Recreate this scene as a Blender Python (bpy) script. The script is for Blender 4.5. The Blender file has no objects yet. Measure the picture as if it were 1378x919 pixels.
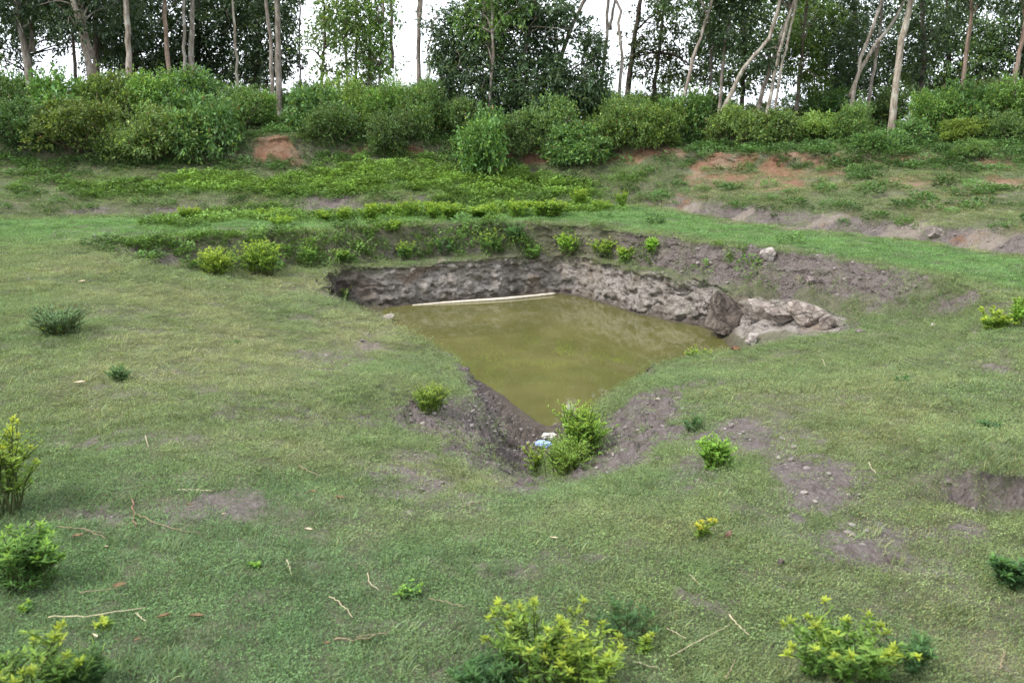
import bpy, math, random
import numpy as np
from mathutils import Vector, Matrix

random.seed(7)
RNG = np.random.default_rng(11)
S = bpy.context.scene
COL = S.collection
R = math.radians

# ------------------------------------------------------------------ camera
CAM_H, PITCH, FPX, PW, PH = 2.42, R(14.0), 1340.0, 1378.0, 919.0
cd = bpy.data.cameras.new('camera')
cd.sensor_width = 36.0
cd.lens = 36.0 * FPX / PW
cd.clip_end = 3000
cd.dof.use_dof = True
cd.dof.focus_distance = 13.0
cd.dof.aperture_fstop = 4.0
cam = bpy.data.objects.new('camera', cd)
COL.objects.link(cam)
cam.location = (0, 0, CAM_H)
cam.rotation_euler = (R(90) - PITCH, 0, 0)
S.camera = cam

# ------------------------------------------------------------------ light
SUN_EL, SUN_AZ = R(50), R(242)     # azimuth clockwise from +Y
w = bpy.data.worlds.new('World')
S.world = w
w.use_nodes = True
nt = w.node_tree
nt.nodes.clear()
sky = nt.nodes.new('ShaderNodeTexSky')
sky.sky_type = 'NISHITA'
sky.sun_disc = False
sky.sun_elevation = SUN_EL
sky.sun_rotation = SUN_AZ
sky.air_density = 1.0
sky.dust_density = 1.0
hs = nt.nodes.new('ShaderNodeHueSaturation')
hs.inputs['Saturation'].default_value = 0.45
hs.inputs['Value'].default_value = 1.0
bg = nt.nodes.new('ShaderNodeBackground')
bg.inputs['Strength'].default_value = 0.13
wo = nt.nodes.new('ShaderNodeOutputWorld')
nt.links.new(sky.outputs[0], hs.inputs['Color'])
# a thin bright cloud layer over most of the sky
tc = nt.nodes.new('ShaderNodeTexCoord')
cn = nt.nodes.new('ShaderNodeTexNoise')
cn.inputs['Scale'].default_value = 2.2
cn.inputs['Detail'].default_value = 6
cr = nt.nodes.new('ShaderNodeMapRange')
cr.interpolation_type = 'SMOOTHSTEP'
cr.inputs['From Min'].default_value = 0.25
cr.inputs['From Max'].default_value = 0.55
cr.inputs['To Min'].default_value = 0.55
cm = nt.nodes.new('ShaderNodeMix')
cm.data_type = 'RGBA'
cm.inputs[7].default_value = (5.4, 5.75, 6.3, 1)
nt.links.new(tc.outputs['Generated'], cn.inputs['Vector'])
nt.links.new(cn.outputs['Fac'], cr.inputs['Value'])
nt.links.new(cr.outputs['Result'], cm.inputs[0])
nt.links.new(hs.outputs[0], cm.inputs[6])
nt.links.new(cm.outputs[2], bg.inputs['Color'])
nt.links.new(bg.outputs[0], wo.inputs['Surface'])

sd = bpy.data.lights.new('sun', 'SUN')
sd.energy = 1.5
sd.angle = R(10)
sd.color = (1.0, 0.97, 0.93)
sun = bpy.data.objects.new('sun', sd)
COL.objects.link(sun)
sdir = Vector((math.sin(SUN_AZ) * math.cos(SUN_EL), math.cos(SUN_AZ) * math.cos(SUN_EL), math.sin(SUN_EL)))
sun.rotation_euler = sdir.to_track_quat('Z', 'Y').to_euler()
sun.location = (0, 0, 30)

S.view_settings.view_transform = 'Standard'
S.view_settings.look = 'None'
S.view_settings.gamma = 1.0
S.view_settings.use_curve_mapping = False
S.view_settings.exposure = 1.5
S.render.engine = 'CYCLES'
S.cycles.max_bounces = 6
S.cycles.diffuse_bounces = 3
S.cycles.glossy_bounces = 2
S.cycles.transmission_bounces = 4
S.cycles.transparent_max_bounces = 4

# ------------------------------------------------------------------ noise (numpy)
def _hash(ix, iy, iz, seed):
    h = (ix.astype(np.int64) * 374761393 + iy.astype(np.int64) * 668265263 + iz.astype(np.int64) * 1274126177 + seed * 974711) & 0xffffffff
    h = ((h ^ (h >> 13)) * 1274126177) & 0xffffffff
    h = ((h ^ (h >> 16)) * 668265263) & 0xffffffff
    return ((h ^ (h >> 15)) & 0xffff) / 65535.0

def vn(x, y, z=None, seed=0):
    x = np.asarray(x, float); y = np.asarray(y, float)
    z = np.zeros_like(x) if z is None else np.asarray(z, float)
    ix, iy, iz = np.floor(x), np.floor(y), np.floor(z)
    fx, fy, fz = x - ix, y - iy, z - iz
    fx = fx * fx * (3 - 2 * fx); fy = fy * fy * (3 - 2 * fy); fz = fz * fz * (3 - 2 * fz)
    r = 0
    for dx in (0, 1):
        for dy in (0, 1):
            for dz in (0, 1):
                wgt = (fx if dx else 1 - fx) * (fy if dy else 1 - fy) * (fz if dz else 1 - fz)
                r = r + wgt * _hash(ix + dx, iy + dy, iz + dz, seed)
    return r * 2 - 1

def fbm(x, y, z=None, o=4, seed=0, gain=0.5):
    a, f, s, t = 1.0, 1.0, 0.0, 0.0
    for k in range(o):
        s = s + a * vn(x * f, y * f, None if z is None else z * f, seed + k * 17)
        t += a; a *= gain; f *= 2.03
    return s / t

def sstep(a, b, x):
    t = np.clip((x - a) / (b - a), 0, 1)
    return t * t * (3 - 2 * t)

# ------------------------------------------------------------------ picture measurements -> places on the ground
def ray(px, py):
    u, v = (px - PW / 2) / FPX, -(py - PH / 2) / FPX
    return np.array([u, math.cos(PITCH) + v * math.sin(PITCH), -math.sin(PITCH) + v * math.cos(PITCH)])

def at_z(px, py, z):
    d = ray(px, py); t = (z - CAM_H) / d[2]
    return np.array([d[0] * t, d[1] * t, z])

def at_y(px, py, Y):
    d = ray(px, py); t = Y / d[1]
    return np.array([d[0] * t, Y, CAM_H + d[2] * t])

# ------------------------------------------------------------------ terrain: rings around the pond
CX, CY = 0.6, 14.2
def Zp(pts): return [at_z(*p) for p in pts]
YS = 1.06
def Yp(pts): return [at_y(px, py, Y * YS) for px, py, Y in pts]
def Wp(pts): return [np.array(p, float) for p in pts]

WZ = -1.30
near_crest = Zp([(425, 392, -.62), (470, 412, -.8), (512, 431, -.92), (556, 450, -.98), (598, 474, -1.0), (636, 503, -1.02), (652, 535, -1.04),
                 (672, 575, -1.1), (708, 600, -1.16), (745, 588, -1.2), (775, 572, -1.15), (805, 552, -1.05), (835, 526, -.95), (872, 496, -.92), (940, 481, -.95), (985, 470, -1.02)])
def pull(p, d, z):
    v = np.array([CX - p[0], CY - p[1]]); v /= np.linalg.norm(v)
    return np.array([p[0] + v[0] * d, p[1] + v[1] * d, z])
far_edge = Zp([(514, 416, WZ), (555, 410, WZ), (614, 406, WZ), (680, 401, WZ), (746, 396, WZ), (774, 399, WZ), (816, 411, WZ), (858, 424, WZ), (905, 434, WZ), (943, 440, WZ), (968, 455, WZ), (985, 468, WZ)])
ring_edge = far_edge + Zp([(520, 436, WZ), (555, 455, WZ), (598, 478, WZ), (630, 499, WZ), (655, 517, WZ), (680, 533, WZ), (706, 554, WZ), (722, 567, WZ), (738, 576, WZ), (756, 566, WZ)]) + [pull(p, .28, WZ - .03) for p in near_crest[11:15]]
ring_foot = Zp([(455, 408, -1.22), (512, 412, WZ + .02), (555, 409, WZ + .02), (614, 405, WZ + .02), (680, 400, WZ + .02), (746, 395, WZ + .02), (776, 398, WZ + .02), (818, 409, WZ + .02),
                (860, 422, WZ + .02), (907, 432, WZ + .02), (945, 438, WZ + .02), (1000, 452, -1.12), (1060, 440, -.9), (1105, 441, -.82), (1140, 446, -.76)]) + [pull(p, .06, p[2] - .08) for p in near_crest[2:15]]
ring_top = Zp([(440, 366, -.56), (470, 365, -.6), (545, 358, -.6), (600, 354, -.6), (640, 352, -.58), (690, 351, -.58), (740, 349, -.56), (795, 354, -.56), (830, 365, -.58), (870, 374, -.58), (920, 382, -.58), (960, 390, -.58),
               (1010, 397, -.62), (1060, 402, -.63), (1105, 412, -.64), (1140, 430, -.67)]) + near_crest[:15] + Zp([(1050, 468, -.85)])
ring_rfoot = Zp([(160, 350, -.12), (200, 362, -.3), (270, 370, -.45), (380, 362, -.52), (450, 358, -.54), (520, 351, -.54), (600, 346, -.54), (700, 343, -.52), (800, 346, -.52), (860, 358, -.52), (930, 375, -.53), (1000, 388, -.54),
                 (1060, 396, -.54), (1150, 410, -.5), (1240, 424, -.38), (1310, 434, -.26)]) + Zp([(1240, 462, -.42), (1130, 500, -.48), (1000, 545, -.44), (900, 580, -.42), (850, 602, -.46), (790, 640, -.62), (712, 650, -.86), (660, 640, -.62), (610, 600, -.5), (540, 555, -.5), (470, 500, -.5), (390, 440, -.5), (290, 395, -.38)])
ring_rtop = Zp([(150, 331, 0), (200, 326, .0), (300, 320, .0), (450, 310, .02), (550, 305, .02), (700, 300, .02), (800, 306, .02), (870, 316, .02), (960, 327, .02), (1040, 336, .02), (1100, 345, .02), (1180, 357, .02), (1250, 372, .02), (1340, 396, .0)]) + \
    Zp([(1400, 440, 0), (1390, 520, 0), (1280, 600, 0), (1120, 670, 0), (930, 710, -.02), (720, 740, -.06), (520, 720, -.03), (330, 630, 0), (170, 500, 0), (110, 400, 0), (120, 350, 0)])
ring_bfoot = Zp([(-260, 310, .05), (0, 293, .05), (80, 291, .05), (200, 289, .05), (350, 287, .05), (480, 286, .05), (600, 284, .05), (740, 279, .05), (860, 276, .05), (930, 287, .05), (1000, 299, .05), (1100, 311, .05), (1240, 327, .05), (1378, 345, .05), (1640, 385, .05)]) + \
    Wp([(11, 8, .0), (7, 3.4, .0), (3, 2.9, .0), (0, 2.8, 0), (-4, 3.0, 0), (-9, 5, 0), (-12, 11, .02)])
_BT = [(-260, 302), (0, 285), (80, 281), (200, 278), (350, 274), (480, 268), (600, 265), (740, 265), (860, 264), (930, 270), (1000, 279), (1100, 290), (1240, 304), (1378, 311), (1640, 345)]
_BF = sorted((p[0] / p[1], p[1]) for p in ring_bfoot[:15])
def _foot_y(px):
    return float(np.interp(ray(px, 300)[0] / ray(px, 300)[1], [q[0] for q in _BF], [q[1] for q in _BF]))
ring_btop = [at_y(px, py, _foot_y(px) + .5) for px, py in _BT] + \
    Wp([(11.8, 7.6, .1), (7.5, 2.9, .1), (3, 2.4, .12), (0, 2.3, .12), (-4, 2.5, .12), (-9.6, 4.5, .12), (-12.6, 10.8, .1)])
ring_sfoot = Yp([(-260, 222, 20.5), (0, 217, 21.6), (150, 213, 22), (350, 222, 21.8), (385, 226, 21.8), (430, 215, 22), (480, 207, 22), (600, 212, 22.4), (700, 222, 22.4), (800, 214, 22.6), (900, 213, 22.2), (950, 224, 21.6), (1050, 227, 20.7), (1150, 222, 20), (1250, 217, 19.5), (1378, 216, 19), (1640, 222, 17.5)]) + \
    Wp([(14.5, 5, .9), (8, -.4, .9), (0, -.2, .95), (-8, 0, .95), (-14, 7, .9)])
ring_stop = Yp([(-260, 196, 20.9), (0, 190, 22.0), (150, 191, 22.4), (350, 188, 22.1), (385, 180, 22.1), (430, 188, 22.4), (480, 190, 22.4), (600, 193, 22.8), (700, 196, 22.9), (800, 197, 23.1), (900, 199, 22.6), (950, 207, 21.9), (1050, 207, 21.0), (1150, 210, 20.2), (1250, 209, 19.7), (1378, 208, 19.2), (1640, 212, 17.7)]) + \
    Wp([(15, 4.6, 1.0), (8.2, -1, 1.0), (0, -.8, 1.0), (-8.2, -.8, 1.0), (-14.6, 6.6, 1.0)])

NA = 1440
TH = np.linspace(-math.pi, math.pi, NA, endpoint=False)
def ring(pts, smooth=2):
    P = np.array(pts)
    th = np.arctan2(P[:, 1] - CY, P[:, 0] - CX)
    r = np.hypot(P[:, 0] - CX, P[:, 1] - CY)
    rr = np.interp(TH, th[np.argsort(th)], r[np.argsort(th)], period=2 * math.pi)
    zz = np.interp(TH, th[np.argsort(th)], P[np.argsort(th), 2], period=2 * math.pi)
    k = np.ones(2 * smooth + 1) / (2 * smooth + 1)
    for _ in range(2):
        rr = np.convolve(np.concatenate([rr[-smooth:], rr, rr[:smooth]]), k, 'valid')
        zz = np.convolve(np.concatenate([zz[-smooth:], zz, zz[:smooth]]), k, 'valid')
    return rr, zz
rings = [ring(ring_edge, 4), ring(ring_foot, 3), ring(ring_top, 4), ring(ring_rfoot, 8), ring(ring_rtop, 8), ring(ring_bfoot, 12), ring(ring_btop, 10), ring(ring_sfoot, 6), ring(ring_stop, 6)]
RR = [np.zeros(NA)]; RZ = [np.full(NA, -2.0)]
for k, (r, z) in enumerate(rings):
    # every ring wavers a little, as a dug and rained-on edge does
    wv = fbm(np.cos(TH) * 9 + k * 3.1, np.sin(TH) * 9, o=4, seed=50 + k, gain=.6)
    amp = [0.05, .06, .10, .16, .13, .12, .12, .2, .2][k]
    r = r + wv * amp
    RR.append(np.maximum(r, RR[-1] + 0.05)); RZ.append(z)
RR.append(RR[-1] + 4.5); RZ.append(RZ[-1] + .38)
RR.append(np.maximum(RR[-1] + 15, 45.)); RZ.append(np.full(NA, -2.5))
RR.append(np.full(NA, 160.)); RZ.append(np.full(NA, -8.0))
RR.append(np.full(NA, 900.)); RZ.append(np.full(NA, -22.0))
RR = np.array(RR); RZ = np.array(RZ)
NR = len(RR)

def ring_lookup(th):
    """ring radii and heights at azimuths th -> arrays (NR, n)"""
    u = (np.asarray(th) + math.pi) / (2 * math.pi) * NA
    i = np.floor(u).astype(int); f = u - i
    i0, i1 = i % NA, (i + 1) % NA
    return RR[:, i0] * (1 - f) + RR[:, i1] * f, RZ[:, i0] * (1 - f) + RZ[:, i1] * f

def tparam(x, y):
    """continuous ring number t of a place, and its smooth height"""
    x = np.asarray(x, float); y = np.asarray(y, float)
    th = np.arctan2(y - CY, x - CX); r = np.hypot(x - CX, y - CY)
    rr, rz = ring_lookup(th)
    k = np.clip((rr <= r[None]).sum(0) - 1, 0, NR - 2)
    c = np.arange(len(r))
    a, b = rr[k, c], rr[k + 1, c]
    f = np.clip((r - a) / (b - a), 0, 1)
    z0, z1 = rz[k, c], rz[k + 1, c]
    # monotone cubic (PCHIP-like) slopes keep benches flat and risers rounded
    def slope(j):
        jm, jp = np.clip(j - 1, 0, NR - 1), np.clip(j + 1, 0, NR - 1)
        s0 = (rz[j, c] - rz[jm, c]) / np.maximum(rr[j, c] - rr[jm, c], 1e-3)
        s1 = (rz[jp, c] - rz[j, c]) / np.maximum(rr[jp, c] - rr[j, c], 1e-3)
        ok = s0 * s1 > 0
        return np.where(ok, 2 * s0 * s1 / np.where(np.abs(s0 + s1) < 1e-9, 1, s0 + s1), 0)
    m0, m1 = slope(k) * (b - a), slope(k + 1) * (b - a)
    f2, f3 = f * f, f * f * f
    z = (2 * f3 - 3 * f2 + 1) * z0 + (f3 - 2 * f2 + f) * m0 + (-2 * f3 + 3 * f2) * z1 + (f3 - f2) * m1
    return k + f, z, (z1 - z0) / np.maximum(b - a, 1e-3)

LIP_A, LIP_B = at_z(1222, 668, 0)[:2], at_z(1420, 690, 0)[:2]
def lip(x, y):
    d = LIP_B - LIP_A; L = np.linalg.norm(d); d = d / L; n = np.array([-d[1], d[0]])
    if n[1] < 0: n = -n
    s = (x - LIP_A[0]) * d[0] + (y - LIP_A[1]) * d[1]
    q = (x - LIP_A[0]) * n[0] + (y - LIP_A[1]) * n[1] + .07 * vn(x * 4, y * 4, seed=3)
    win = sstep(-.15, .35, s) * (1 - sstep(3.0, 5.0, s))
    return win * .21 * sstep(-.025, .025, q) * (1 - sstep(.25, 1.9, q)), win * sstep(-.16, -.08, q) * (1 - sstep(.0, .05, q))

GUL = np.array([at_z(742, 566, -1.25)[:2], at_z(728, 592, -1.2)[:2], at_z(712, 628, -1.0)[:2], at_z(690, 672, -.7)[:2]])
def gully(x, y):
    # rain-cut channel running from the near tip of the pond up towards the foreground
    best = np.full(x.shape, 9.0); ss = np.zeros(x.shape)
    for k in range(3):
        a, b = GUL[k], GUL[k + 1]; d = b - a; L2 = d @ d
        u = np.clip(((x - a[0]) * d[0] + (y - a[1]) * d[1]) / L2, 0, 1)
        q = np.hypot(x - a[0] - u * d[0], y - a[1] - u * d[1])
        ss = np.where(q < best, (k + u) / 3, ss); best = np.minimum(best, q)
    best = best + .10 * fbm(x * 3, y * 3, o=3, seed=44)
    w_ = .85 * (1 - .45 * ss)
    return -.38 * (1 - sstep(.45, 1.0, ss)) * (1 - sstep(.08, 1.0, best / w_))

MOUNDS = [(at_z(560, 525, -.5)[:2], .9, .17), (at_z(470, 560, -.5)[:2], 1.0, .10), (at_z(930, 525, -.45)[:2], 1.0, .15), (at_z(1080, 560, -.4)[:2], 1.3, .12)]
def height(x, y):
    x = np.atleast_1d(np.asarray(x, float)); y = np.atleast_1d(np.asarray(y, float))
    t, z, sl = tparam(x, y)
    dist = np.hypot(x - CX, y - CY)
    lo = fbm(x * .55, y * .55, o=3, seed=1) * .07 + fbm(x * 2.2, y * 2.2, o=3, seed=2) * .03
    dry = sstep(1.8, 3.2, t)
    far = sstep(30, 80, dist)
    z = z + lo * dry * (1 - far) + fbm(x * .03, y * .03, o=3, seed=5) * 1.0 * far
    # hummocky rough relief on the steep cut faces
    rough = np.clip((np.abs(sl) - .35) / .8, 0, 1) * (t > 1.5) * (1 - far)
    z = z + fbm(x * 5, y * 5, o=4, seed=9, gain=.6) * .09 * rough
    z = z + fbm(x * 9, y * 9, o=3, seed=8) * .010 * dry * (1 - far)
    g = gully(x, y)
    for (mc, mr, mh) in MOUNDS:
        z = z + mh * np.exp(-(((x - mc[0]) / mr) ** 2 + ((y - mc[1]) / mr) ** 2)) * sstep(2.7, 3.3, t)
    z = z + lip(x, y)[0] + np.where((t > 2.0) & (g < -.002), np.maximum(g, np.minimum(-1.235 - z, 0)), 0)
    return z

def gp(px, py):
    d = ray(px, py)
    t = np.linspace(2, 60, 3000)
    X, Y, Z = d[0] * t, d[1] * t, CAM_H + d[2] * t
    g = height(X, Y) - Z
    i = int(np.argmax(g > 0))
    if g[i] <= 0: i = 2999
    a = t[max(i - 1, 0)]; b = t[i]
    ga, gb = g[max(i - 1, 0)], g[i]
    tt = a + (b - a) * (-ga / (gb - ga)) if gb != ga else b
    return np.array([d[0] * tt, d[1] * tt, CAM_H + d[2] * tt])

def hz(x, y): return float(height(x, y)[0])
def mpp(Y, px=689, py=459):   # metres per picture pixel at depth Y
    return Y / ray(px, py)[1] / FPX

# ---- soil and growth masks, laid on the ground in world metres
def blobs(lst, x, y, seed):
    m = np.zeros_like(x)
    wx = x + .22 * fbm(x * 1.7, y * 1.7, o=3, seed=seed); wy = y + .35 * fbm(x * 1.7, y * 1.7, o=3, seed=seed + 5)
    for (px, py, rx, ry, s) in lst:
        c = gp(px, py)
        ax = max(abs(gp(px + rx, py)[0] - c[0]), .03)
        ay = max(min(abs(gp(px, py - ry)[1] - gp(px, py + ry)[1]) * .5, 2.5), .06)
        q = np.hypot((wx - c[0]) / ax, (wy - c[1]) / ay)
        m = np.maximum(m, s * (1 - sstep(.55, 1.25, q)))
    return m

DIRT = [(1020, 595, 120, 36, .6), (1110, 650, 70, 60, .65), (560, 650, 130, 36, .5), (340, 560, 120, 26, .38), (440, 490, 90, 30, .4), (930, 640, 60, 30, .5), (1180, 745, 90, 30, .5), (250, 690, 130, 26, .35), (700, 760, 140, 24, .35), (960, 800, 90, 20, .35), (1240, 700, 80, 18, .5), (150, 860, 90, 18, .4), (520, 850, 90, 16, .3), (180, 590, 80, 16, .35), (580, 560, 70, 26, .9), (625, 610, 60, 24, .85), (655, 570, 45, 50, 1.), (665, 625, 50, 26, .9), (880, 562, 60, 40, .95), (845, 610, 50, 24, .9), (790, 640, 60, 16, .7), (560, 560, 40, 22, .9), (610, 585, 60, 30, .75), (660, 560, 40, 35, 1.), (690, 600, 40, 32, 1.), (700, 645, 45, 22, .9), (560, 625, 36, 16, .8), (600, 660, 60, 12, .45), (545, 690, 22, 6, .6),
        (850, 570, 50, 38, 1.), (890, 545, 45, 16, .9), (790, 630, 36, 16, .8), (960, 520, 70, 8, .5), (935, 625, 60, 18, .6), (1000, 585, 60, 12, .5), (1010, 610, 45, 9, .6), (1130, 625, 45, 22, .65), (1140, 680, 30, 28, .55),
        (1105, 715, 18, 18, .55), (1075, 760, 26, 16, .85), (640, 545, 30, 24, .9), (500, 465, 34, 8, .5), (450, 410, 40, 12, .75), (510, 450, 25, 8, .5), (1350, 500, 50, 10, .5), (1290, 662, 50, 4, .4), (1340, 684, 50, 5, .4), (598, 484, 16, 8, .6), (640, 515, 22, 16, .9), (672, 548, 24, 22, .9),
        (500, 570, 40, 10, .55), (470, 575, 40, 8, .4), (275, 520, 30, 12, .45), (160, 445, 60, 6, .3), (290, 680, 60, 10, .2), (120, 690, 50, 12, .45), (240, 880, 40, 10, .2), (1330, 880, 60, 25, .5),
        (430, 515, 40, 6, .4), (200, 345, 50, 12, .9), (250, 332, 60, 9, .5), (980, 360, 60, 16, .75), (1090, 365, 80, 18, .85), (1200, 385, 80, 16, .75), (1290, 395, 50, 12, .9), (1310, 415, 30, 8, .6),
        (1150, 440, 50, 8, .75), (1080, 455, 60, 8, .8), (430, 330, 50, 10, .5), (520, 335, 60, 12, .5), (620, 325, 80, 12, .35), (860, 345, 40, 8, .6),
        (120, 285, 45, 4, .8), (230, 283, 50, 4, .7), (320, 280, 30, 4, .7), (430, 273, 60, 5, .8), (570, 267, 40, 4, .6), (905, 272, 45, 5, .6), (990, 290, 40, 7, .8), (1100, 299, 70, 7, .8), (1200, 308, 60, 8, .75), (1330, 318, 70, 9, .8)]
RED = [(1205, 214, 50, 6, .8), (1330, 224, 40, 8, .8), (1270, 238, 40, 10, .5), (1355, 245, 26, 16, .7), (1010, 215, 30, 8, .9), (860, 207, 60, 7, .9), (385, 205, 40, 20, 1.), (385, 222, 55, 8, .6), (480, 198, 30, 6, .9), (540, 198, 60, 7, .9), (600, 205, 40, 6, .7), (720, 200, 60, 10, .8), (820, 207, 50, 7, .9), (905, 210, 30, 8, .9), (960, 212, 35, 10, 1.), (1060, 213, 55, 9, 1.), (1110, 217, 30, 6, .8),
       (970, 238, 60, 18, .55), (1045, 245, 80, 22, .55), (1130, 232, 60, 14, .5), (1230, 245, 60, 14, .5), (1120, 215, 40, 6, .6), (1310, 248, 40, 16, .3), (1350, 225, 30, 12, .6), (1260, 215, 30, 5, .5), (900, 268, 40, 10, .3), (60, 205, 30, 6, .4), (160, 220, 40, 6, .4), (1100, 297, 90, 9, .2), (1320, 312, 70, 12, .25), (930, 270, 40, 8, .3)]
LUSH = [(150, 250, 90, 18, .6), (300, 250, 120, 14, 1.), (480, 240, 120, 22, 1.), (620, 245, 110, 24, 1.), (740, 255, 80, 18, .9), (840, 240, 40, 14, .5), (250, 300, 60, 8, .7), (330, 295, 80, 8, .8), (50, 250, 60, 20, .35), (560, 215, 60, 6, .5), (540, 288, 60, 8, .8), (640, 287, 80, 9, .9), (760, 283, 80, 8, .8), (430, 295, 60, 6, .6), (420, 262, 80, 8, .7), (680, 235, 60, 14, .8)]
DRY = [(930, 276, 60, 8, 1.), (1000, 289, 60, 9, 1.), (1100, 298, 80, 10, 1.), (1220, 307, 80, 10, 1.), (1340, 316, 80, 11, 1.), (300, 480, 200, 60, .75), (480, 450, 110, 40, .8), (200, 400, 200, 30, .6), (100, 360, 120, 26, .5), (560, 700, 200, 40, .6), (330, 600, 160, 40, .65), (820, 700, 160, 40, .4), (1080, 250, 120, 35, .8), (1280, 275, 120, 35, .6), (1120, 560, 140, 40, .35), (380, 390, 90, 20, .7),
       (1340, 890, 70, 40, .9), (960, 250, 60, 26, .7), (1200, 700, 150, 60, .35), (600, 640, 120, 40, .5)]

def masks(x, y):
    t, z, sl = tparam(x, y)
    n = fbm(x * 3.1, y * 3.1, z * 7, o=4, seed=21, gain=.6)
    n2 = fbm(x * .9, y * .9, o=3, seed=22)
    dirt = blobs(DIRT, x, y, 31)
    red = blobs(RED, x, y, 33)
    lush = blobs(LUSH, x, y, 35)
    dry = np.clip(blobs(DRY, x, y, 37) + .25 * n2, 0, 1)
    th = np.arctan2(y - CY, x - CX)
    farside = sstep(-.5, -.3, th) * (1 - sstep(2.75, 3.05, th))
    right = sstep(-.3, 0., th) * (1 - sstep(1.0, 1.5, th))
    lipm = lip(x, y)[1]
    # bare stone and earth of the pit wall
    rock = sstep(1.75, 2.0, t) * (1 - sstep(2.9, 3.02, t)) * np.maximum(farside, sstep(-.55, -.3, th) * (1 - sstep(2.7, 3.0, th)))
    nearbank = sstep(.9, 1.3, t) * (1 - sstep(2.55, 3.0, t)) * (1 - farside)
    dirt = np.clip(dirt + .45 * n * (dirt > .03), 0, 1)
    dirt = np.maximum(dirt, nearbank * sstep(-.5, .1, n + .1))
    riser = sstep(4.0, 4.15, t) * (1 - sstep(4.9, 5.05, t)) * farside
    dirt = np.maximum(dirt, riser * np.clip(.12 + .6 * right + .8 * n, 0, 1))
    dirt = np.maximum(dirt, sstep(5.95, 6.1, t) * (1 - sstep(6.9, 7.1, t)) * farside * np.clip(.15 + n + .6 * right, 0, 1))
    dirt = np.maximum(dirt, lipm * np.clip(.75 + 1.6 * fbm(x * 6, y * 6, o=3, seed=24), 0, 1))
    dirt = np.maximum(dirt, .25 * sstep(.25, .6, n))
    scarp = sstep(8.0, 8.2, t) * (1 - sstep(8.9, 9.0, t))
    red = np.clip(red + .5 * n * (red > .05), 0, 1)
    red = np.maximum(red, scarp * np.clip(.25 + n, 0, 1) * sstep(.1, .5, th) * (1 - sstep(1.8, 2.1, th)))
    wet = (1 - sstep(-1.32, -1.12, z)) * (t < 4)
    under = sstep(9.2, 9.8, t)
    return dict(t=t, dirt=dirt, red=red, lush=lush, dry=dry, rock=rock, wet=wet, farside=farside, right=right, riser=riser, under=under, n=n, n2=n2)

# ------------------------------------------------------------------ mesh helpers
def raw_mesh(name, V, F, mat=None, smooth=False, attrs=None, fcols=None):
    """V (n,3); F (m,k) equal-sided faces or list of such arrays; attrs: name -> (n,4) point colours"""
    me = bpy.data.meshes.new(name)
    Fs = F if isinstance(F, list) else [F]
    Fs = [np.asarray(f) for f in Fs if len(f)]
    nl = sum(f.size for f in Fs); nf = sum(len(f) for f in Fs)
    me.vertices.add(len(V)); me.vertices.foreach_set('co', np.asarray(V, np.float32).ravel())
    me.loops.add(nl); me.loops.foreach_set('vertex_index', np.concatenate([f.ravel() for f in Fs]).astype(np.int32))
    me.polygons.add(nf)
    tot = np.concatenate([np.full(len(f), f.shape[1]) for f in Fs])
    st = np.concatenate([[0], np.cumsum(tot)[:-1]])
    me.polygons.foreach_set('loop_start', st.astype(np.int32))
    if smooth: me.polygons.foreach_set('use_smooth', np.ones(nf, bool))
    for an, a in (attrs or {}).items():
        at = me.attributes.new(an, 'FLOAT_COLOR', 'POINT')
        at.data.foreach_set('color', np.asarray(a, np.float32).ravel())
    me.update(calc_edges=True)
    if mat: me.materials.append(mat)
    return me

def link(name, me, parent=None, label=None, cat=None, group=None, kind=None):
    o = bpy.data.objects.new(name, me)
    COL.objects.link(o)
    if parent: o.parent = parent
    tag(o, label, cat, group, kind)
    return o

def tag(o, label=None, cat=None, group=None, kind=None):
    if label: o['label'] = label
    if cat: o['category'] = cat
    if group: o['group'] = group
    if kind: o['kind'] = kind

def empty(name, loc, label, cat, group=None):
    o = bpy.data.objects.new(name, None)
    o.empty_display_size = .2
    COL.objects.link(o); o.location = [float(v) for v in loc]
    tag(o, label, cat, group)
    return o

def copy_tree(o, parent=None):
    c = o.copy(); COL.objects.link(c)
    if parent: c.parent = parent
    for ch in o.children:
        if ch is not c: copy_tree(ch, c)
    return c

class MB:
    """collects pieces into one mesh"""
    def __init__(s): s.V = []; s.F = {}; s.C = []; s.n = 0
    def add(s, V, F, col=(1, 1, 1, 1)):
        V = np.asarray(V, float); F = np.asarray(F)
        s.V.append(V); s.F.setdefault(F.shape[1], []).append(F + s.n)
        c = np.asarray(col, float)
        s.C.append(np.broadcast_to(c, (len(V), 4)) if c.ndim == 1 else c)
        s.n += len(V)
    def mesh(s, name, mat, smooth=False):
        return raw_mesh(name, np.concatenate(s.V), [np.concatenate(f) for f in s.F.values()], mat, smooth, {'col': np.concatenate(s.C)})

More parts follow.
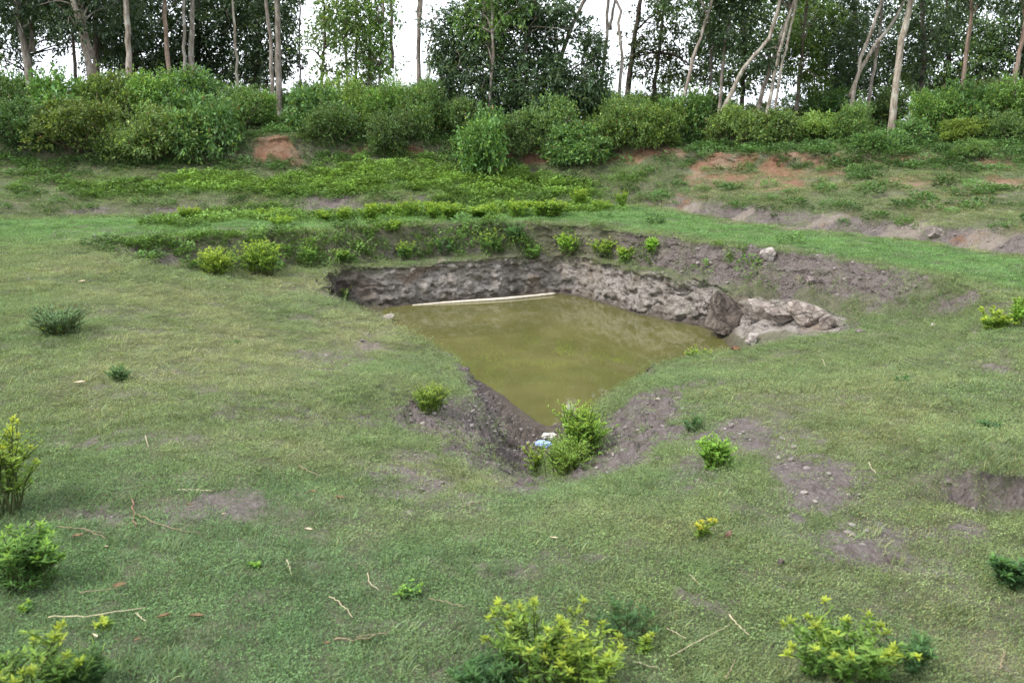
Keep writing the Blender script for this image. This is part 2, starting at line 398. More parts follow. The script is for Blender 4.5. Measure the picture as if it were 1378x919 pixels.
def tube(pts, rad, sides=8, wob=0.0, seed=0):
    P = np.asarray(pts, float); n = len(P)
    rad = np.broadcast_to(np.asarray(rad, float), (n,))
    T = np.gradient(P, axis=0); T /= np.linalg.norm(T, axis=1)[:, None] + 1e-9
    ref = np.array([0, 1.0, 0.13]); ref /= np.linalg.norm(ref)
    if abs(T[:, 1]).mean() > .8: ref = np.array([.1, 0, 1.0])
    A = np.cross(T, ref); A /= np.linalg.norm(A, axis=1)[:, None] + 1e-9
    B = np.cross(T, A)
    a = np.linspace(0, 2 * math.pi, sides, endpoint=False)
    rr = rad[:, None] * np.ones(sides)[None]
    if wob:
        rr = rr * (1 + wob * vn(np.arange(n)[:, None] * .7 + np.zeros(sides)[None], np.cos(a)[None] * 1.5 + np.zeros(n)[:, None], np.sin(a)[None] * 1.5 + np.zeros(n)[:, None], seed))
    V = P[:, None, :] + rr[..., None] * (np.cos(a)[None, :, None] * A[:, None, :] + np.sin(a)[None, :, None] * B[:, None, :])
    V = V.reshape(-1, 3)
    i = np.arange(n - 1)[:, None] * sides; j = np.arange(sides)[None]; j2 = (j + 1) % sides
    F = np.stack([i + j, i + j2, i + sides + j2, i + sides + j], -1).reshape(-1, 4)
    V = np.concatenate([V, P[:1], P[-1:]])
    c0, c1 = n * sides, n * sides + 1
    caps = [(c0, (k + 1) % sides, k, k) for k in range(sides)]
    e = (n - 1) * sides
    T1 = np.array([[c0, (k + 1) % sides, k] for k in range(sides)] + [[c1, e + k, e + (k + 1) % sides] for k in range(sides)])
    return V, F, T1

def add_tube(mb, pts, rad, sides=8, col=(1, 1, 1, 1), wob=0.0, seed=0):
    V, F, T = tube(pts, rad, sides, wob, seed)
    n0 = mb.n
    mb.add(V, F, col)
    mb.F.setdefault(3, []).append(T + n0)

def smooth_path(pts, n=14):
    P = np.asarray(pts, float)
    if len(P) < 3:
        t = np.linspace(0, 1, n)[:, None]; return P[0] * (1 - t) + P[-1] * t
    d = np.concatenate([[0], np.cumsum(np.linalg.norm(np.diff(P, axis=0), axis=1))]); d /= d[-1]
    out = []
    m = np.gradient(P, d, axis=0)
    for u in np.linspace(0, 1, n):
        k = min(np.searchsorted(d, u, 'right') - 1, len(P) - 2)
        h = d[k + 1] - d[k]; f = (u - d[k]) / h
        out.append((2*f**3-3*f**2+1) * P[k] + (f**3-2*f**2+f) * h * m[k] + (-2*f**3+3*f**2) * P[k+1] + (f**3-f**2) * h * m[k+1])
    return np.array(out)

def norm(v): return v / (np.linalg.norm(v, axis=-1, keepdims=True) + 1e-9)

def leaves4(P, D, L, W, rng, roll=.9, fold=.25):
    """pointed leaves: base, two sides, tip (a folded diamond). P,D (n,3)  L,W (n,)"""
    n = len(P); D = norm(D)
    up = np.array([0, 0, 1.0]) + rng.normal(0, roll * .5, (n, 3))
    Sd = norm(np.cross(D, up)); N = np.cross(Sd, D)
    L = L[:, None]; W = W[:, None]
    a = P; b = P + D * L * .45 + Sd * W * .5 + N * W * fold; c = P + D * L - N * L * .12; d = P + D * L * .45 - Sd * W * .5 + N * W * fold
    V = np.stack([a, b, c, d], 1).reshape(-1, 3)
    i = np.arange(n)[:, None] * 4
    F = np.concatenate([i + np.array([[0, 1, 2]]), i + np.array([[0, 2, 3]])])
    return V, F

def leaves6(P, D, L, W, rng, droop=.25, roll=.5):
    """longer bent leaves in three segments, for plants close to the lens"""
    n = len(P); D = norm(D)
    up = np.array([0, 0, 1.0]) + rng.normal(0, roll * .5, (n, 3))
    Sd = norm(np.cross(D, up)); N = np.cross(Sd, D)
    L = L[:, None]; W = W[:, None]; g = np.array([0, 0, -1.0])[None]
    p1 = P + D * L * .35 + g * L * droop * .1; p2 = P + D * L * .7 + g * L * droop * .45; p3 = P + D * L + g * L * droop
    V = np.stack([P, p1 + Sd * W * .5 + N * W * .18, p1, p1 - Sd * W * .5 + N * W * .18, p2 + Sd * W * .36 + N * W * .12, p2, p2 - Sd * W * .36 + N * W * .12, p3], 1).reshape(-1, 3)
    i = np.arange(n)[:, None] * 8
    T = np.concatenate([i + np.array([[0, 1, 2]]), i + np.array([[0, 2, 3]]), i + np.array([[4, 7, 5]]), i + np.array([[5, 7, 6]])])
    Q = np.concatenate([i + np.array([[1, 4, 5, 2]]), i + np.array([[2, 5, 6, 3]])])
    return V, T, Q

# ------------------------------------------------------------------ materials
class NT:
    def __init__(s, name):
        s.m = bpy.data.materials.new(name); s.m.use_nodes = True
        s.t = s.m.node_tree; s.t.nodes.clear()
        s.out = s.n('ShaderNodeOutputMaterial')
    def n(s, typ, **kw):
        nd = s.t.nodes.new(typ)
        for k, v in kw.items(): setattr(nd, k, v)
        return nd
    def l(s, a, b): s.t.links.new(a, b)
    def attr(s, name, typ='GEOMETRY'):
        return s.n('ShaderNodeAttribute', attribute_name=name, attribute_type=typ)
    def pos(s):
        if not hasattr(s, '_p'): s._p = s.n('ShaderNodeNewGeometry').outputs['Position']
        return s._p
    def objpos(s): return s.n('ShaderNodeTexCoord').outputs['Object']
    def noise(s, scale, detail=5, rough=.6, vec=None, dist=0, col=False):
        nd = s.n('ShaderNodeTexNoise')
        nd.inputs['Scale'].default_value = scale; nd.inputs['Detail'].default_value = detail
        nd.inputs['Roughness'].default_value = rough; nd.inputs['Distortion'].default_value = dist
        s.l(vec if vec is not None else s.pos(), nd.inputs['Vector'])
        return nd.outputs['Color' if col else 'Fac']
    def ramp(s, fac, stops, interp='LINEAR'):
        nd = s.n('ShaderNodeValToRGB'); nd.color_ramp.interpolation = interp
        e = nd.color_ramp.elements
        while len(e) < len(stops): e.new(.5)
        for k, (p, c) in enumerate(stops):
            e[k].position = p; e[k].color = c if len(c) == 4 else (*c, 1)
        s.l(fac, nd.inputs['Fac']); return nd.outputs['Color']
    def step(s, fac, a, b):
        nd = s.n('ShaderNodeMapRange', interpolation_type='SMOOTHSTEP')
        nd.inputs['From Min'].default_value = a; nd.inputs['From Max'].default_value = b
        s.l(fac, nd.inputs['Value']); return nd.outputs['Result']
    def mix(s, fac, a, b, mode='MIX'):
        nd = s.n('ShaderNodeMix', data_type='RGBA', blend_type=mode)
        for v, k in ((fac, 0), (a, 6), (b, 7)):
            if isinstance(v, (int, float)): nd.inputs[k].default_value = v
            elif isinstance(v, tuple): nd.inputs[k].default_value = (*v, 1)[:4]
            else: s.l(v, nd.inputs[k])
        return nd.outputs[2]
    def math(s, op, a, b=0.0, c=None):
        nd = s.n('ShaderNodeMath', operation=op)
        for k, v in enumerate((a, b, c)):
            if v is None: continue
            if isinstance(v, (int, float)): nd.inputs[k].default_value = v
            else: s.l(v, nd.inputs[k])
        return nd.outputs[0]
    def bump(s, h, strength=.5, dist=.02, normal=None):
        nd = s.n('ShaderNodeBump'); nd.inputs['Strength'].default_value = strength; nd.inputs['Distance'].default_value = dist
        s.l(h, nd.inputs['Height'])
        if normal is not None: s.l(normal, nd.inputs['Normal'])
        return nd.outputs[0]
    def princ(s, color, rough=.8, spec=.3, normal=None):
        nd = s.n('ShaderNodeBsdfPrincipled')
        if isinstance(color, tuple): nd.inputs['Base Color'].default_value = (*color, 1)[:4]
        else: s.l(color, nd.inputs['Base Color'])
        if isinstance(rough, (int, float)): nd.inputs['Roughness'].default_value = rough
        else: s.l(rough, nd.inputs['Roughness'])
        nd.inputs['Specular IOR Level'].default_value = spec
        if normal is not None: s.l(normal, nd.inputs['Normal'])
        return nd
    def fin(s, shader): s.l(shader, s.out.inputs['Surface']); return s.m

def leaf_material(name, attr_type='GEOMETRY', trans=.3, rough=.55, spec=.25, attr='col', tint=True):
    k = NT(name)
    c = k.attr(attr, attr_type).outputs['Color']
    if attr_type == 'INSTANCER':
        c = k.mix(1.0, c, k.attr('col').outputs['Color'], 'MULTIPLY')
    elif tint:
        c = k.mix(1.0, c, k.n('ShaderNodeObjectInfo').outputs['Color'], 'MULTIPLY')
    p = k.princ(c, rough, spec)
    tr = k.n('ShaderNodeBsdfTranslucent')
    k.l(k.mix(1.0, c, (1.25, 1.2, .6), 'MULTIPLY'), tr.inputs['Color'])
    mx = k.n('ShaderNodeMixShader'); mx.inputs[0].default_value = trans
    k.l(p.outputs[0], mx.inputs[1]); k.l(tr.outputs[0], mx.inputs[2])
    return k.fin(mx.outputs[0])

M_LEAF = leaf_material('tree_leaf', trans=.3, rough=.45, spec=.35)
M_WEED = leaf_material('weed_leaf', trans=.45)
M_GRASS = leaf_material('grass_blade', 'INSTANCER', attr='tint', trans=.3, rough=.6, spec=.2)

def bark_material(name, dark, pale, lichen):
    k = NT(name); v = k.objpos()
    mp = k.n('ShaderNodeMapping'); mp.inputs['Scale'].default_value = (1, 1, .25); k.l(v, mp.inputs['Vector'])
    n1 = k.noise(14, 6, .65, mp.outputs[0]); n2 = k.noise(3.5, 4, .6, v); n3 = k.noise(30, 3, .6, v)
    c = k.mix(k.step(n1, .35, .68), dark, pale)
    c = k.mix(k.math('MULTIPLY', k.step(n2, .52, .66), .6), c, lichen)
    c = k.mix(1.0, c, k.n('ShaderNodeObjectInfo').outputs['Color'], 'MULTIPLY')
    return k.fin(k.princ(c, .85, .2, k.bump(k.math('ADD', n1, k.math('MULTIPLY', n3, .4)), .6, .02)).outputs[0])
M_BARK = bark_material('pale_bark', (.13, .105, .08), (.32, .29, .255), (.42, .42, .38))
M_TWIG = bark_material('twig_bark', (.07, .05, .035), (.17, .13, .09), (.2, .18, .12))

# ground: soil, turf thatch, red earth, bare rock
def ground_material():
    k = NT('ground')
    a1 = k.attr('ma'); a2 = k.attr('mb')
    s1 = k.n('ShaderNodeSeparateColor'); k.l(a1.outputs['Color'], s1.inputs[0])
    s2 = k.n('ShaderNodeSeparateColor'); k.l(a2.outputs['Color'], s2.inputs[0])
    dirt, red, lush = s1.outputs; rock, dry, wet = s2.outputs
    under = a1.outputs['Alpha']
    fine = k.noise(60, 6, .7); mid = k.noise(11, 6, .65); big = k.noise(1.6, 4, .6); grit = k.noise(170, 3, .6)
    vor = k.n('ShaderNodeTexVoronoi'); vor.inputs['Scale'].default_value = 34; k.l(k.pos(), vor.inputs['Vector'])
    # thatch under the grass
    turf = k.mix(k.step(mid, .35, .65), (.095, .105, .06), (.165, .15, .10))
    turf = k.mix(k.math('MULTIPLY', dry, .8), turf, (.185, .175, .115))
    turf = k.mix(k.math('MULTIPLY', k.step(fine, .5, .7), .5), turf, (.13, .11, .09))
    turf = k.mix(lush, turf, (.10, .16, .045))
    # bare soil with pebbles
    soil = k.mix(k.step(mid, .3, .7), (.105, .083, .074), (.20, .166, .150))
    soil = k.mix(k.math('MULTIPLY', k.step(fine, .45, .75), .6), soil, (.27, .232, .215))
    soil = k.mix(k.math('MULTIPLY', k.step(vor.outputs['Color'], .62, .8), .35), soil, (.25, .22, .215))
    soil = k.mix(k.math('MULTIPLY', k.step(dry, .25, 1.1), .75), soil, (.31, .26, .21))
    redc = k.mix(k.step(mid, .3, .7), (.16, .075, .042), (.27, .16, .105))
    redc = k.mix(k.math('MULTIPLY', k.step(big, .45, .62), .55), redc, (.28, .215, .155))
    redc = k.mix(k.math('MULTIPLY', k.step(fine, .4, .7), .45), redc, (.16, .10, .06))
    # layered weathered rock
    vm = k.n('ShaderNodeMapping'); vm.inputs['Scale'].default_value = (1, 1, 2.6); k.l(k.pos(), vm.inputs['Vector'])
    st = k.noise(6.5, 8, .75, vm.outputs[0], .5); st2 = k.noise(22, 6, .7, vm.outputs[0], .3)
    rk = k.mix(k.step(st, .36, .58), (.09, .073, .062), (.48, .42, .37))
    rk = k.mix(k.math('MULTIPLY', k.step(st2, .45, .65), .7), rk, (.55, .51, .48))
    rk = k.mix(k.math('MULTIPLY', k.step(big, .5, .66), .6), rk, (.30, .22, .155))
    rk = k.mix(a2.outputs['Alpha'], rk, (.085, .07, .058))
    turf = k.mix(k.math('MULTIPLY', k.step(grit, .48, .7), .6), turf, (.19, .175, .13))
    turf = k.mix(k.math('MULTIPLY', k.step(grit, .46, .3), .6), turf, (.045, .05, .03))
    soil = k.mix(k.math('MULTIPLY', k.step(grit, .45, .3), .6), soil, (.07, .055, .05))
    c = k.mix(k.step(k.math('ADD', dirt, k.math('MULTIPLY', k.math('SUBTRACT', fine, .5), 1.2)), .2, .65), turf, soil)
    c = k.mix(k.step(k.math('ADD', red, k.math('MULTIPLY', k.math('SUBTRACT', mid, .5), .6)), .25, .6), c, redc)
    c = k.mix(rock, c, rk)
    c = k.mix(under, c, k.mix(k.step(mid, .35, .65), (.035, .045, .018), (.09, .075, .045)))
    c = k.mix(k.math('MULTIPLY', wet, .75), c, k.mix(k.step(mid, .4, .6), (.055, .042, .026), (.09, .066, .04)))
    h = k.math('ADD', k.math('MULTIPLY', mid, .8), k.math('ADD', k.math('MULTIPLY', fine, .5), k.math('MULTIPLY', grit, .2)))
    h = k.math('ADD', h, k.math('MULTIPLY', dirt, k.math('MULTIPLY', vor.outputs['Distance'], .9)))
    h = k.math('ADD', h, k.math('MULTIPLY', rock, k.math('MULTIPLY', st2, 1.5)))
    rough = k.math('SUBTRACT', .95, k.math('MULTIPLY', wet, .35))
    return k.fin(k.princ(c, rough, .2, k.bump(h, 1.0, .05)).outputs[0])
M_GROUND = ground_material()

def water_material():
    k = NT('murky_water')
    n = k.noise(1.1, 3, .5); n2 = k.noise(7, 2, .5)
    c = k.mix(k.step(n, .3, .7), (.088, .086, .028), (.116, .108, .038))
    vm = k.n('ShaderNodeMapping'); vm.inputs['Scale'].default_value = (1, .55, 1); k.l(k.pos(), vm.inputs['Vector'])
    r = k.noise(5, 3, .5, vm.outputs[0])
    p = k.princ(c, .02, .6, k.bump(k.math('ADD', r, k.math('MULTIPLY', n2, .3)), .05, .02))
    p.inputs['IOR'].default_value = 1.33
    return k.fin(p.outputs[0])
M_WATER = water_material()

def rock_material(name, dark, pale, warm):
    k = NT(name); v = k.objpos()
    a = k.noise(3, 7, .7, v, .5); b = k.noise(16, 6, .7, v); g = k.noise(60, 3, .6, v)
    c = k.mix(k.step(a, .38, .60), dark, pale)
    c = k.mix(k.math('MULTIPLY', k.step(b, .5, .68), .6), c, warm)
    c = k.mix(k.math('MULTIPLY', k.step(k.noise(9, 6, .75, v, 1.2), .47, .36), .7), c, tuple(q * .35 for q in dark))
    c = k.mix(1.0, c, k.n('ShaderNodeObjectInfo').outputs['Color'], 'MULTIPLY')
    vr = k.n('ShaderNodeTexVoronoi', feature='DISTANCE_TO_EDGE'); vr.inputs['Scale'].default_value = 5; k.l(k.mix(.12, v, k.noise(6, 3, .6, v, col=True)), vr.inputs['Vector'])
    cr_ = k.step(vr.outputs['Distance'], 0, .05)
    c = k.mix(k.math('MULTIPLY', k.math('SUBTRACT', 1, cr_), .55), c, tuple(q * .3 for q in dark))
    h = k.math('ADD', k.math('ADD', k.math('MULTIPLY', b, .8), k.math('MULTIPLY', g, .3)), k.math('MULTIPLY', cr_, .4))
    return k.fin(k.princ(c, .9, .2, k.bump(h, .7, .03)).outputs[0])
M_ROCK = rock_material('pale_rock', (.22, .185, .165), (.43, .385, .35), (.33, .25, .19))
M_DARKROCK = rock_material('dark_rock', (.045, .036, .03), (.15, .12, .10), (.23, .18, .14))

def plain(name, col, rough=.7, spec=.3, var=.3, scale=40):
    k = NT(name); n = k.noise(scale, 4, .6, k.objpos())
    c = k.mix(k.step(n, .3, .7), tuple(v * (1 - var) for v in col), tuple(min(v * (1 + var), 1) for v in col))
    return k.fin(k.princ(c, rough, spec, k.bump(n, .3, .004)).outputs[0])
M_STICK = plain('dead_wood', (.235, .185, .115), .85, .2, .35)
M_STRAW = plain('dry_straw', (.42, .36, .23), .8, .2, .2)
M_REDSTICK = plain('reddish_wood', (.19, .12, .08), .85, .2, .3)
M_DEADLEAF = plain('dead_leaf', (.16, .105, .055), .8, .2, .3)
M_PALELEAF = plain('bleached_leaf', (.5, .40, .27), .8, .2, .15)
M_POLE = plain('bamboo_pole', (.62, .54, .44), .6, .3, .18, 12)
M_BLUE = plain('blue_plastic', (.30, .42, .72), .35, .5, .35, 30)
M_GREYBAG = plain('grey_plastic', (.50, .47, .42), .45, .4, .3, 30)

# ------------------------------------------------------------------ ground sheet
def build_ground():
    rows = []
    seg = [14, 10, 34, 44, 56, 40, 14, 40, 16, 20, 16, 12, 8]
    tt = np.concatenate([np.linspace(k, k + 1, n, endpoint=False) for k, n in enumerate(seg)] + [[NR - 1 - 1e-6]])
    k = np.minimum(np.floor(tt).astype(int), NR - 2); f = tt - k
    rad = RR[k] * (1 - f)[:, None] + RR[k + 1] * f[:, None]          # (M, NA)
    # near side needs finer rows where it is broad: add rows by simple subdivision
    X = CX + rad * np.cos(TH)[None]; Y = CY + rad * np.sin(TH)[None]
    M = len(tt)
    x, y = X.ravel(), Y.ravel()
    z = height(x, y)
    mk = masks(x, y)
    # knock the rock face about sideways so that it breaks into lumps and ledges
    fr = np.clip(sstep(1.9, 2.15, mk['t']) * (1 - sstep(2.9, 3.05, mk['t'])) * np.maximum(mk['rock'], .3), 0, 1)
    fs = mk['riser'] * .5 + fr + sstep(8.0, 8.3, mk['t']) * (1 - sstep(8.8, 9.0, mk['t'])) * .8
    lump = fbm(x * 3.2, y * 3.2, z * 5, o=5, seed=61, gain=.6)
    ridg = 1 - np.abs(fbm(x * 5, y * 5, z * 7, o=3, seed=63)) * 2
    fine = 1 - np.abs(fbm(x * 9 + 3, y * 9, z * 13, o=3, seed=64)) * 2
    dsp = (lump * .32 + ridg * .10 + fine * .06 + .11 * fbm(x * 1.6, y * 1.6, z * 15, o=3, seed=65)) * fs
    ang = np.arctan2(y - CY, x - CX)
    x = x + np.cos(ang) * dsp * .55; y = y + np.sin(ang) * dsp * .55
    z = z + fs * .12 * fbm(x * 4, y * 4, z * 4, o=4, seed=66, gain=.6)
    # clods and runnels where the soil lies bare
    dm = np.clip(mk['dirt'] * 1.2, 0, 1) * sstep(1.0, 1.6, mk['t']) * np.where(mk['rock'] > .2, 0, 1) * (mk['t'] < 7.5)
    z = z + dm * (1 + .9 * (mk['t'] < 4.2) * (y < 13.5)) * (np.abs(fbm(x * 7, y * 7, o=4, seed=71, gain=.6)) * .075 - .02 + np.maximum(fbm(x * 17, y * 17, o=2, seed=72), 0) * .03)
    V = np.stack([x, y, z], 1)
    i = np.arange(M - 1)[:, None] * NA; j = np.arange(NA)[None]; j2 = (j + 1) % NA
    F = np.stack([i + j, i + NA + j, i + NA + j2, i + j2], -1).reshape(-1, 4)[NA * 1:]
    th = ang
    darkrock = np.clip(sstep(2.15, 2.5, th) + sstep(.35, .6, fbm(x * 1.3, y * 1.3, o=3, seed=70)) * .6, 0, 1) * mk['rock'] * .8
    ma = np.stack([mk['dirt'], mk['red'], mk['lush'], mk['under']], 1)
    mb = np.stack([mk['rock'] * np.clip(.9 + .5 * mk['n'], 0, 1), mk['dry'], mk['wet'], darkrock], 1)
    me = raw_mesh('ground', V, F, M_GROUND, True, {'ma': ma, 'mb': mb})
    link('ground', me, label='grassy excavated ground stepping down to the pond', kind='structure')
build_ground()

# ------------------------------------------------------------------ pond water
def build_water():
    n = 360
    th = np.linspace(-math.pi, math.pi, n, endpoint=False)
    rr, _ = ring_lookup(th)
    rad = rr[1] + .45 * (rr[3] - rr[1]).clip(.1, .8)
    V = [(CX, CY, WZ)]; F = []
    fr = [.25, .5, .75, 1]
    for q in fr:
        V += [(CX + math.cos(a) * r * q, CY + math.sin(a) * r * q, WZ) for a, r in zip(th, rad)]
    V = np.array(V)
    T = np.array([(0, 1 + k, 1 + (k + 1) % n) for k in range(n)])
    Q = np.array([(1 + a * n + k, 1 + (a + 1) * n + k, 1 + (a + 1) * n + (k + 1) % n, 1 + a * n + (k + 1) % n) for a in range(3) for k in range(n)])
    me = raw_mesh('pond_water', V, [T, Q], M_WATER, True)
    link('pond_water', me, label='murky olive pond water', kind='structure')
build_water()

# ------------------------------------------------------------------ grass (uncountable: instanced tufts)
def tuft_mesh(name, nb, rad, lmin, lmax, wd, lean, seed, mat, herb=0):
    rng = np.random.default_rng(seed)
    mb = MB()
    a = rng.uniform(0, 2 * math.pi, nb); r = rad * np.sqrt(rng.uniform(0, 1, nb))
    P = np.stack([r * np.cos(a), r * np.sin(a), np.full(nb, -.004)], 1)
    b = rng.uniform(0, 2 * math.pi, nb); ln = rng.uniform(.15, 1, nb) * lean
    D = norm(np.stack([np.cos(b) * ln, np.sin(b) * ln, np.ones(nb)], 1))
    L = rng.uniform(lmin, lmax, nb)
    Sd = norm(np.cross(D, np.stack([np.cos(b + .6), np.sin(b + .6), np.zeros(nb)], 1)))
    W = wd * rng.uniform(.7, 1.3, nb)
    mid = P + D * (L * .55)[:, None]
    tip = P + D * (L * .95)[:, None] + np.stack([np.cos(b), np.sin(b), np.full(nb, -.35)], 1) * (L * .35 * ln.clip(.2, 2))[:, None]
    V = np.stack([P - Sd * W[:, None] * .5, P + Sd * W[:, None] * .5, mid + Sd * W[:, None] * .4, mid - Sd * W[:, None] * .4, tip], 1).reshape(-1, 3)
    i = np.arange(nb)[:, None] * 5
    v = rng.uniform(.5, 1.5, nb)
    dead = rng.random(nb) < .22
    c = np.stack([v, v, v, np.ones(nb)], 1)
    c[dead] = np.stack([v * 1.45, v * 1.12, v * 1.1, np.ones(nb)], 1)[dead]
    mb.add(V, i + np.array([[0, 1, 2, 3]]), np.repeat(c, 5, 0))
    mb.F.setdefault(3, []).append(i + np.array([[3, 2, 4]]))
    if herb:
        nh = herb
        a = rng.uniform(0, 2 * math.pi, nh); r = rad * np.sqrt(rng.uniform(0, 1, nh))
        P = np.stack([r * np.cos(a), r * np.sin(a), rng.uniform(.005, lmax * .8, nh)], 1)
        D = np.stack([np.cos(a * 7), np.sin(a * 7), rng.uniform(-.1, .7, nh)], 1)
        V, F = leaves4(P, D, rng.uniform(.6, 1.3, nh) * lmax * .42, rng.uniform(.6, 1.2, nh) * lmax * .22, rng)
        v = rng.uniform(.8, 1.5, nh)
        mb.add(V, F, np.repeat(np.stack([v, v * 1.05, v * .8, np.ones(nh)], 1), 4, 0))
    return bpy.data.objects.new(name, mb.mesh(name, mat))

def make_source(name, objs):
    c = bpy.data.collections.new(name)
    for o in objs: c.objects.link(o)
    return c

def scatter(name, label, P, rot, scl, idx, tint, source):
    me = bpy.data.meshes.new(name)
    n = len(P)
    me.vertices.add(n); me.vertices.foreach_set('co', P.astype(np.float32).ravel())
    me.attributes.new('rot', 'FLOAT_VECTOR', 'POINT').data.foreach_set('vector', rot.astype(np.float32).ravel())
    me.attributes.new('scl', 'FLOAT_VECTOR', 'POINT').data.foreach_set('vector', scl.astype(np.float32).ravel())
    me.attributes.new('pick', 'INT', 'POINT').data.foreach_set('value', idx.astype(np.int32))
    me.attributes.new('tint', 'FLOAT_COLOR', 'POINT').data.foreach_set('color', tint.astype(np.float32).ravel())
    o = link(name, me, label=label, kind='stuff')
    g = bpy.data.node_groups.new(name + '_scatter', 'GeometryNodeTree')
    g.interface.new_socket('Geometry', in_out='INPUT', socket_type='NodeSocketGeometry')
    g.interface.new_socket('Geometry', in_out='OUTPUT', socket_type='NodeSocketGeometry')
    gi = g.nodes.new('NodeGroupInput'); go = g.nodes.new('NodeGroupOutput')
    ci = g.nodes.new('GeometryNodeCollectionInfo'); ci.inputs['Collection'].default_value = source
    ci.inputs['Separate Children'].default_value = True; ci.inputs['Reset Children'].default_value = True
    ip = g.nodes.new('GeometryNodeInstanceOnPoints'); ip.inputs['Pick Instance'].default_value = True
    def na(nm, t):
        q = g.nodes.new('GeometryNodeInputNamedAttribute'); q.data_type = t; q.inputs['Name'].default_value = nm
        return next(s for s in q.outputs if s.enabled)
    g.links.new(gi.outputs[0], ip.inputs['Points']); g.links.new(ci.outputs[0], ip.inputs['Instance'])
    g.links.new(na('pick', 'INT'), ip.inputs['Instance Index'])
    g.links.new(na('rot', 'FLOAT_VECTOR'), ip.inputs['Rotation']); g.links.new(na('scl', 'FLOAT_VECTOR'), ip.inputs['Scale'])
    g.links.new(ip.outputs[0], go.inputs[0])
    md = o.modifiers.new('scatter', 'NODES'); md.node_group = g
    return o

def sample_ground(n, ylo, yhi, rng):
    y = rng.uniform(ylo, yhi, n); x = rng.uniform(-1, 1, n)
    half = .56 * y + 2.2
    keep = rng.random(n) < half / (.56 * yhi + 2.2)
    x = x * half
    return x[keep], y[keep]

def ground_tilt(x, y):
    e = .06
    z = height(x, y); zx = (height(x + e, y) - z) / e; zy = (height(x, y + e) - z) / e
    return z, np.clip(zx, -1.5, 1.5), np.clip(zy, -1.5, 1.5)

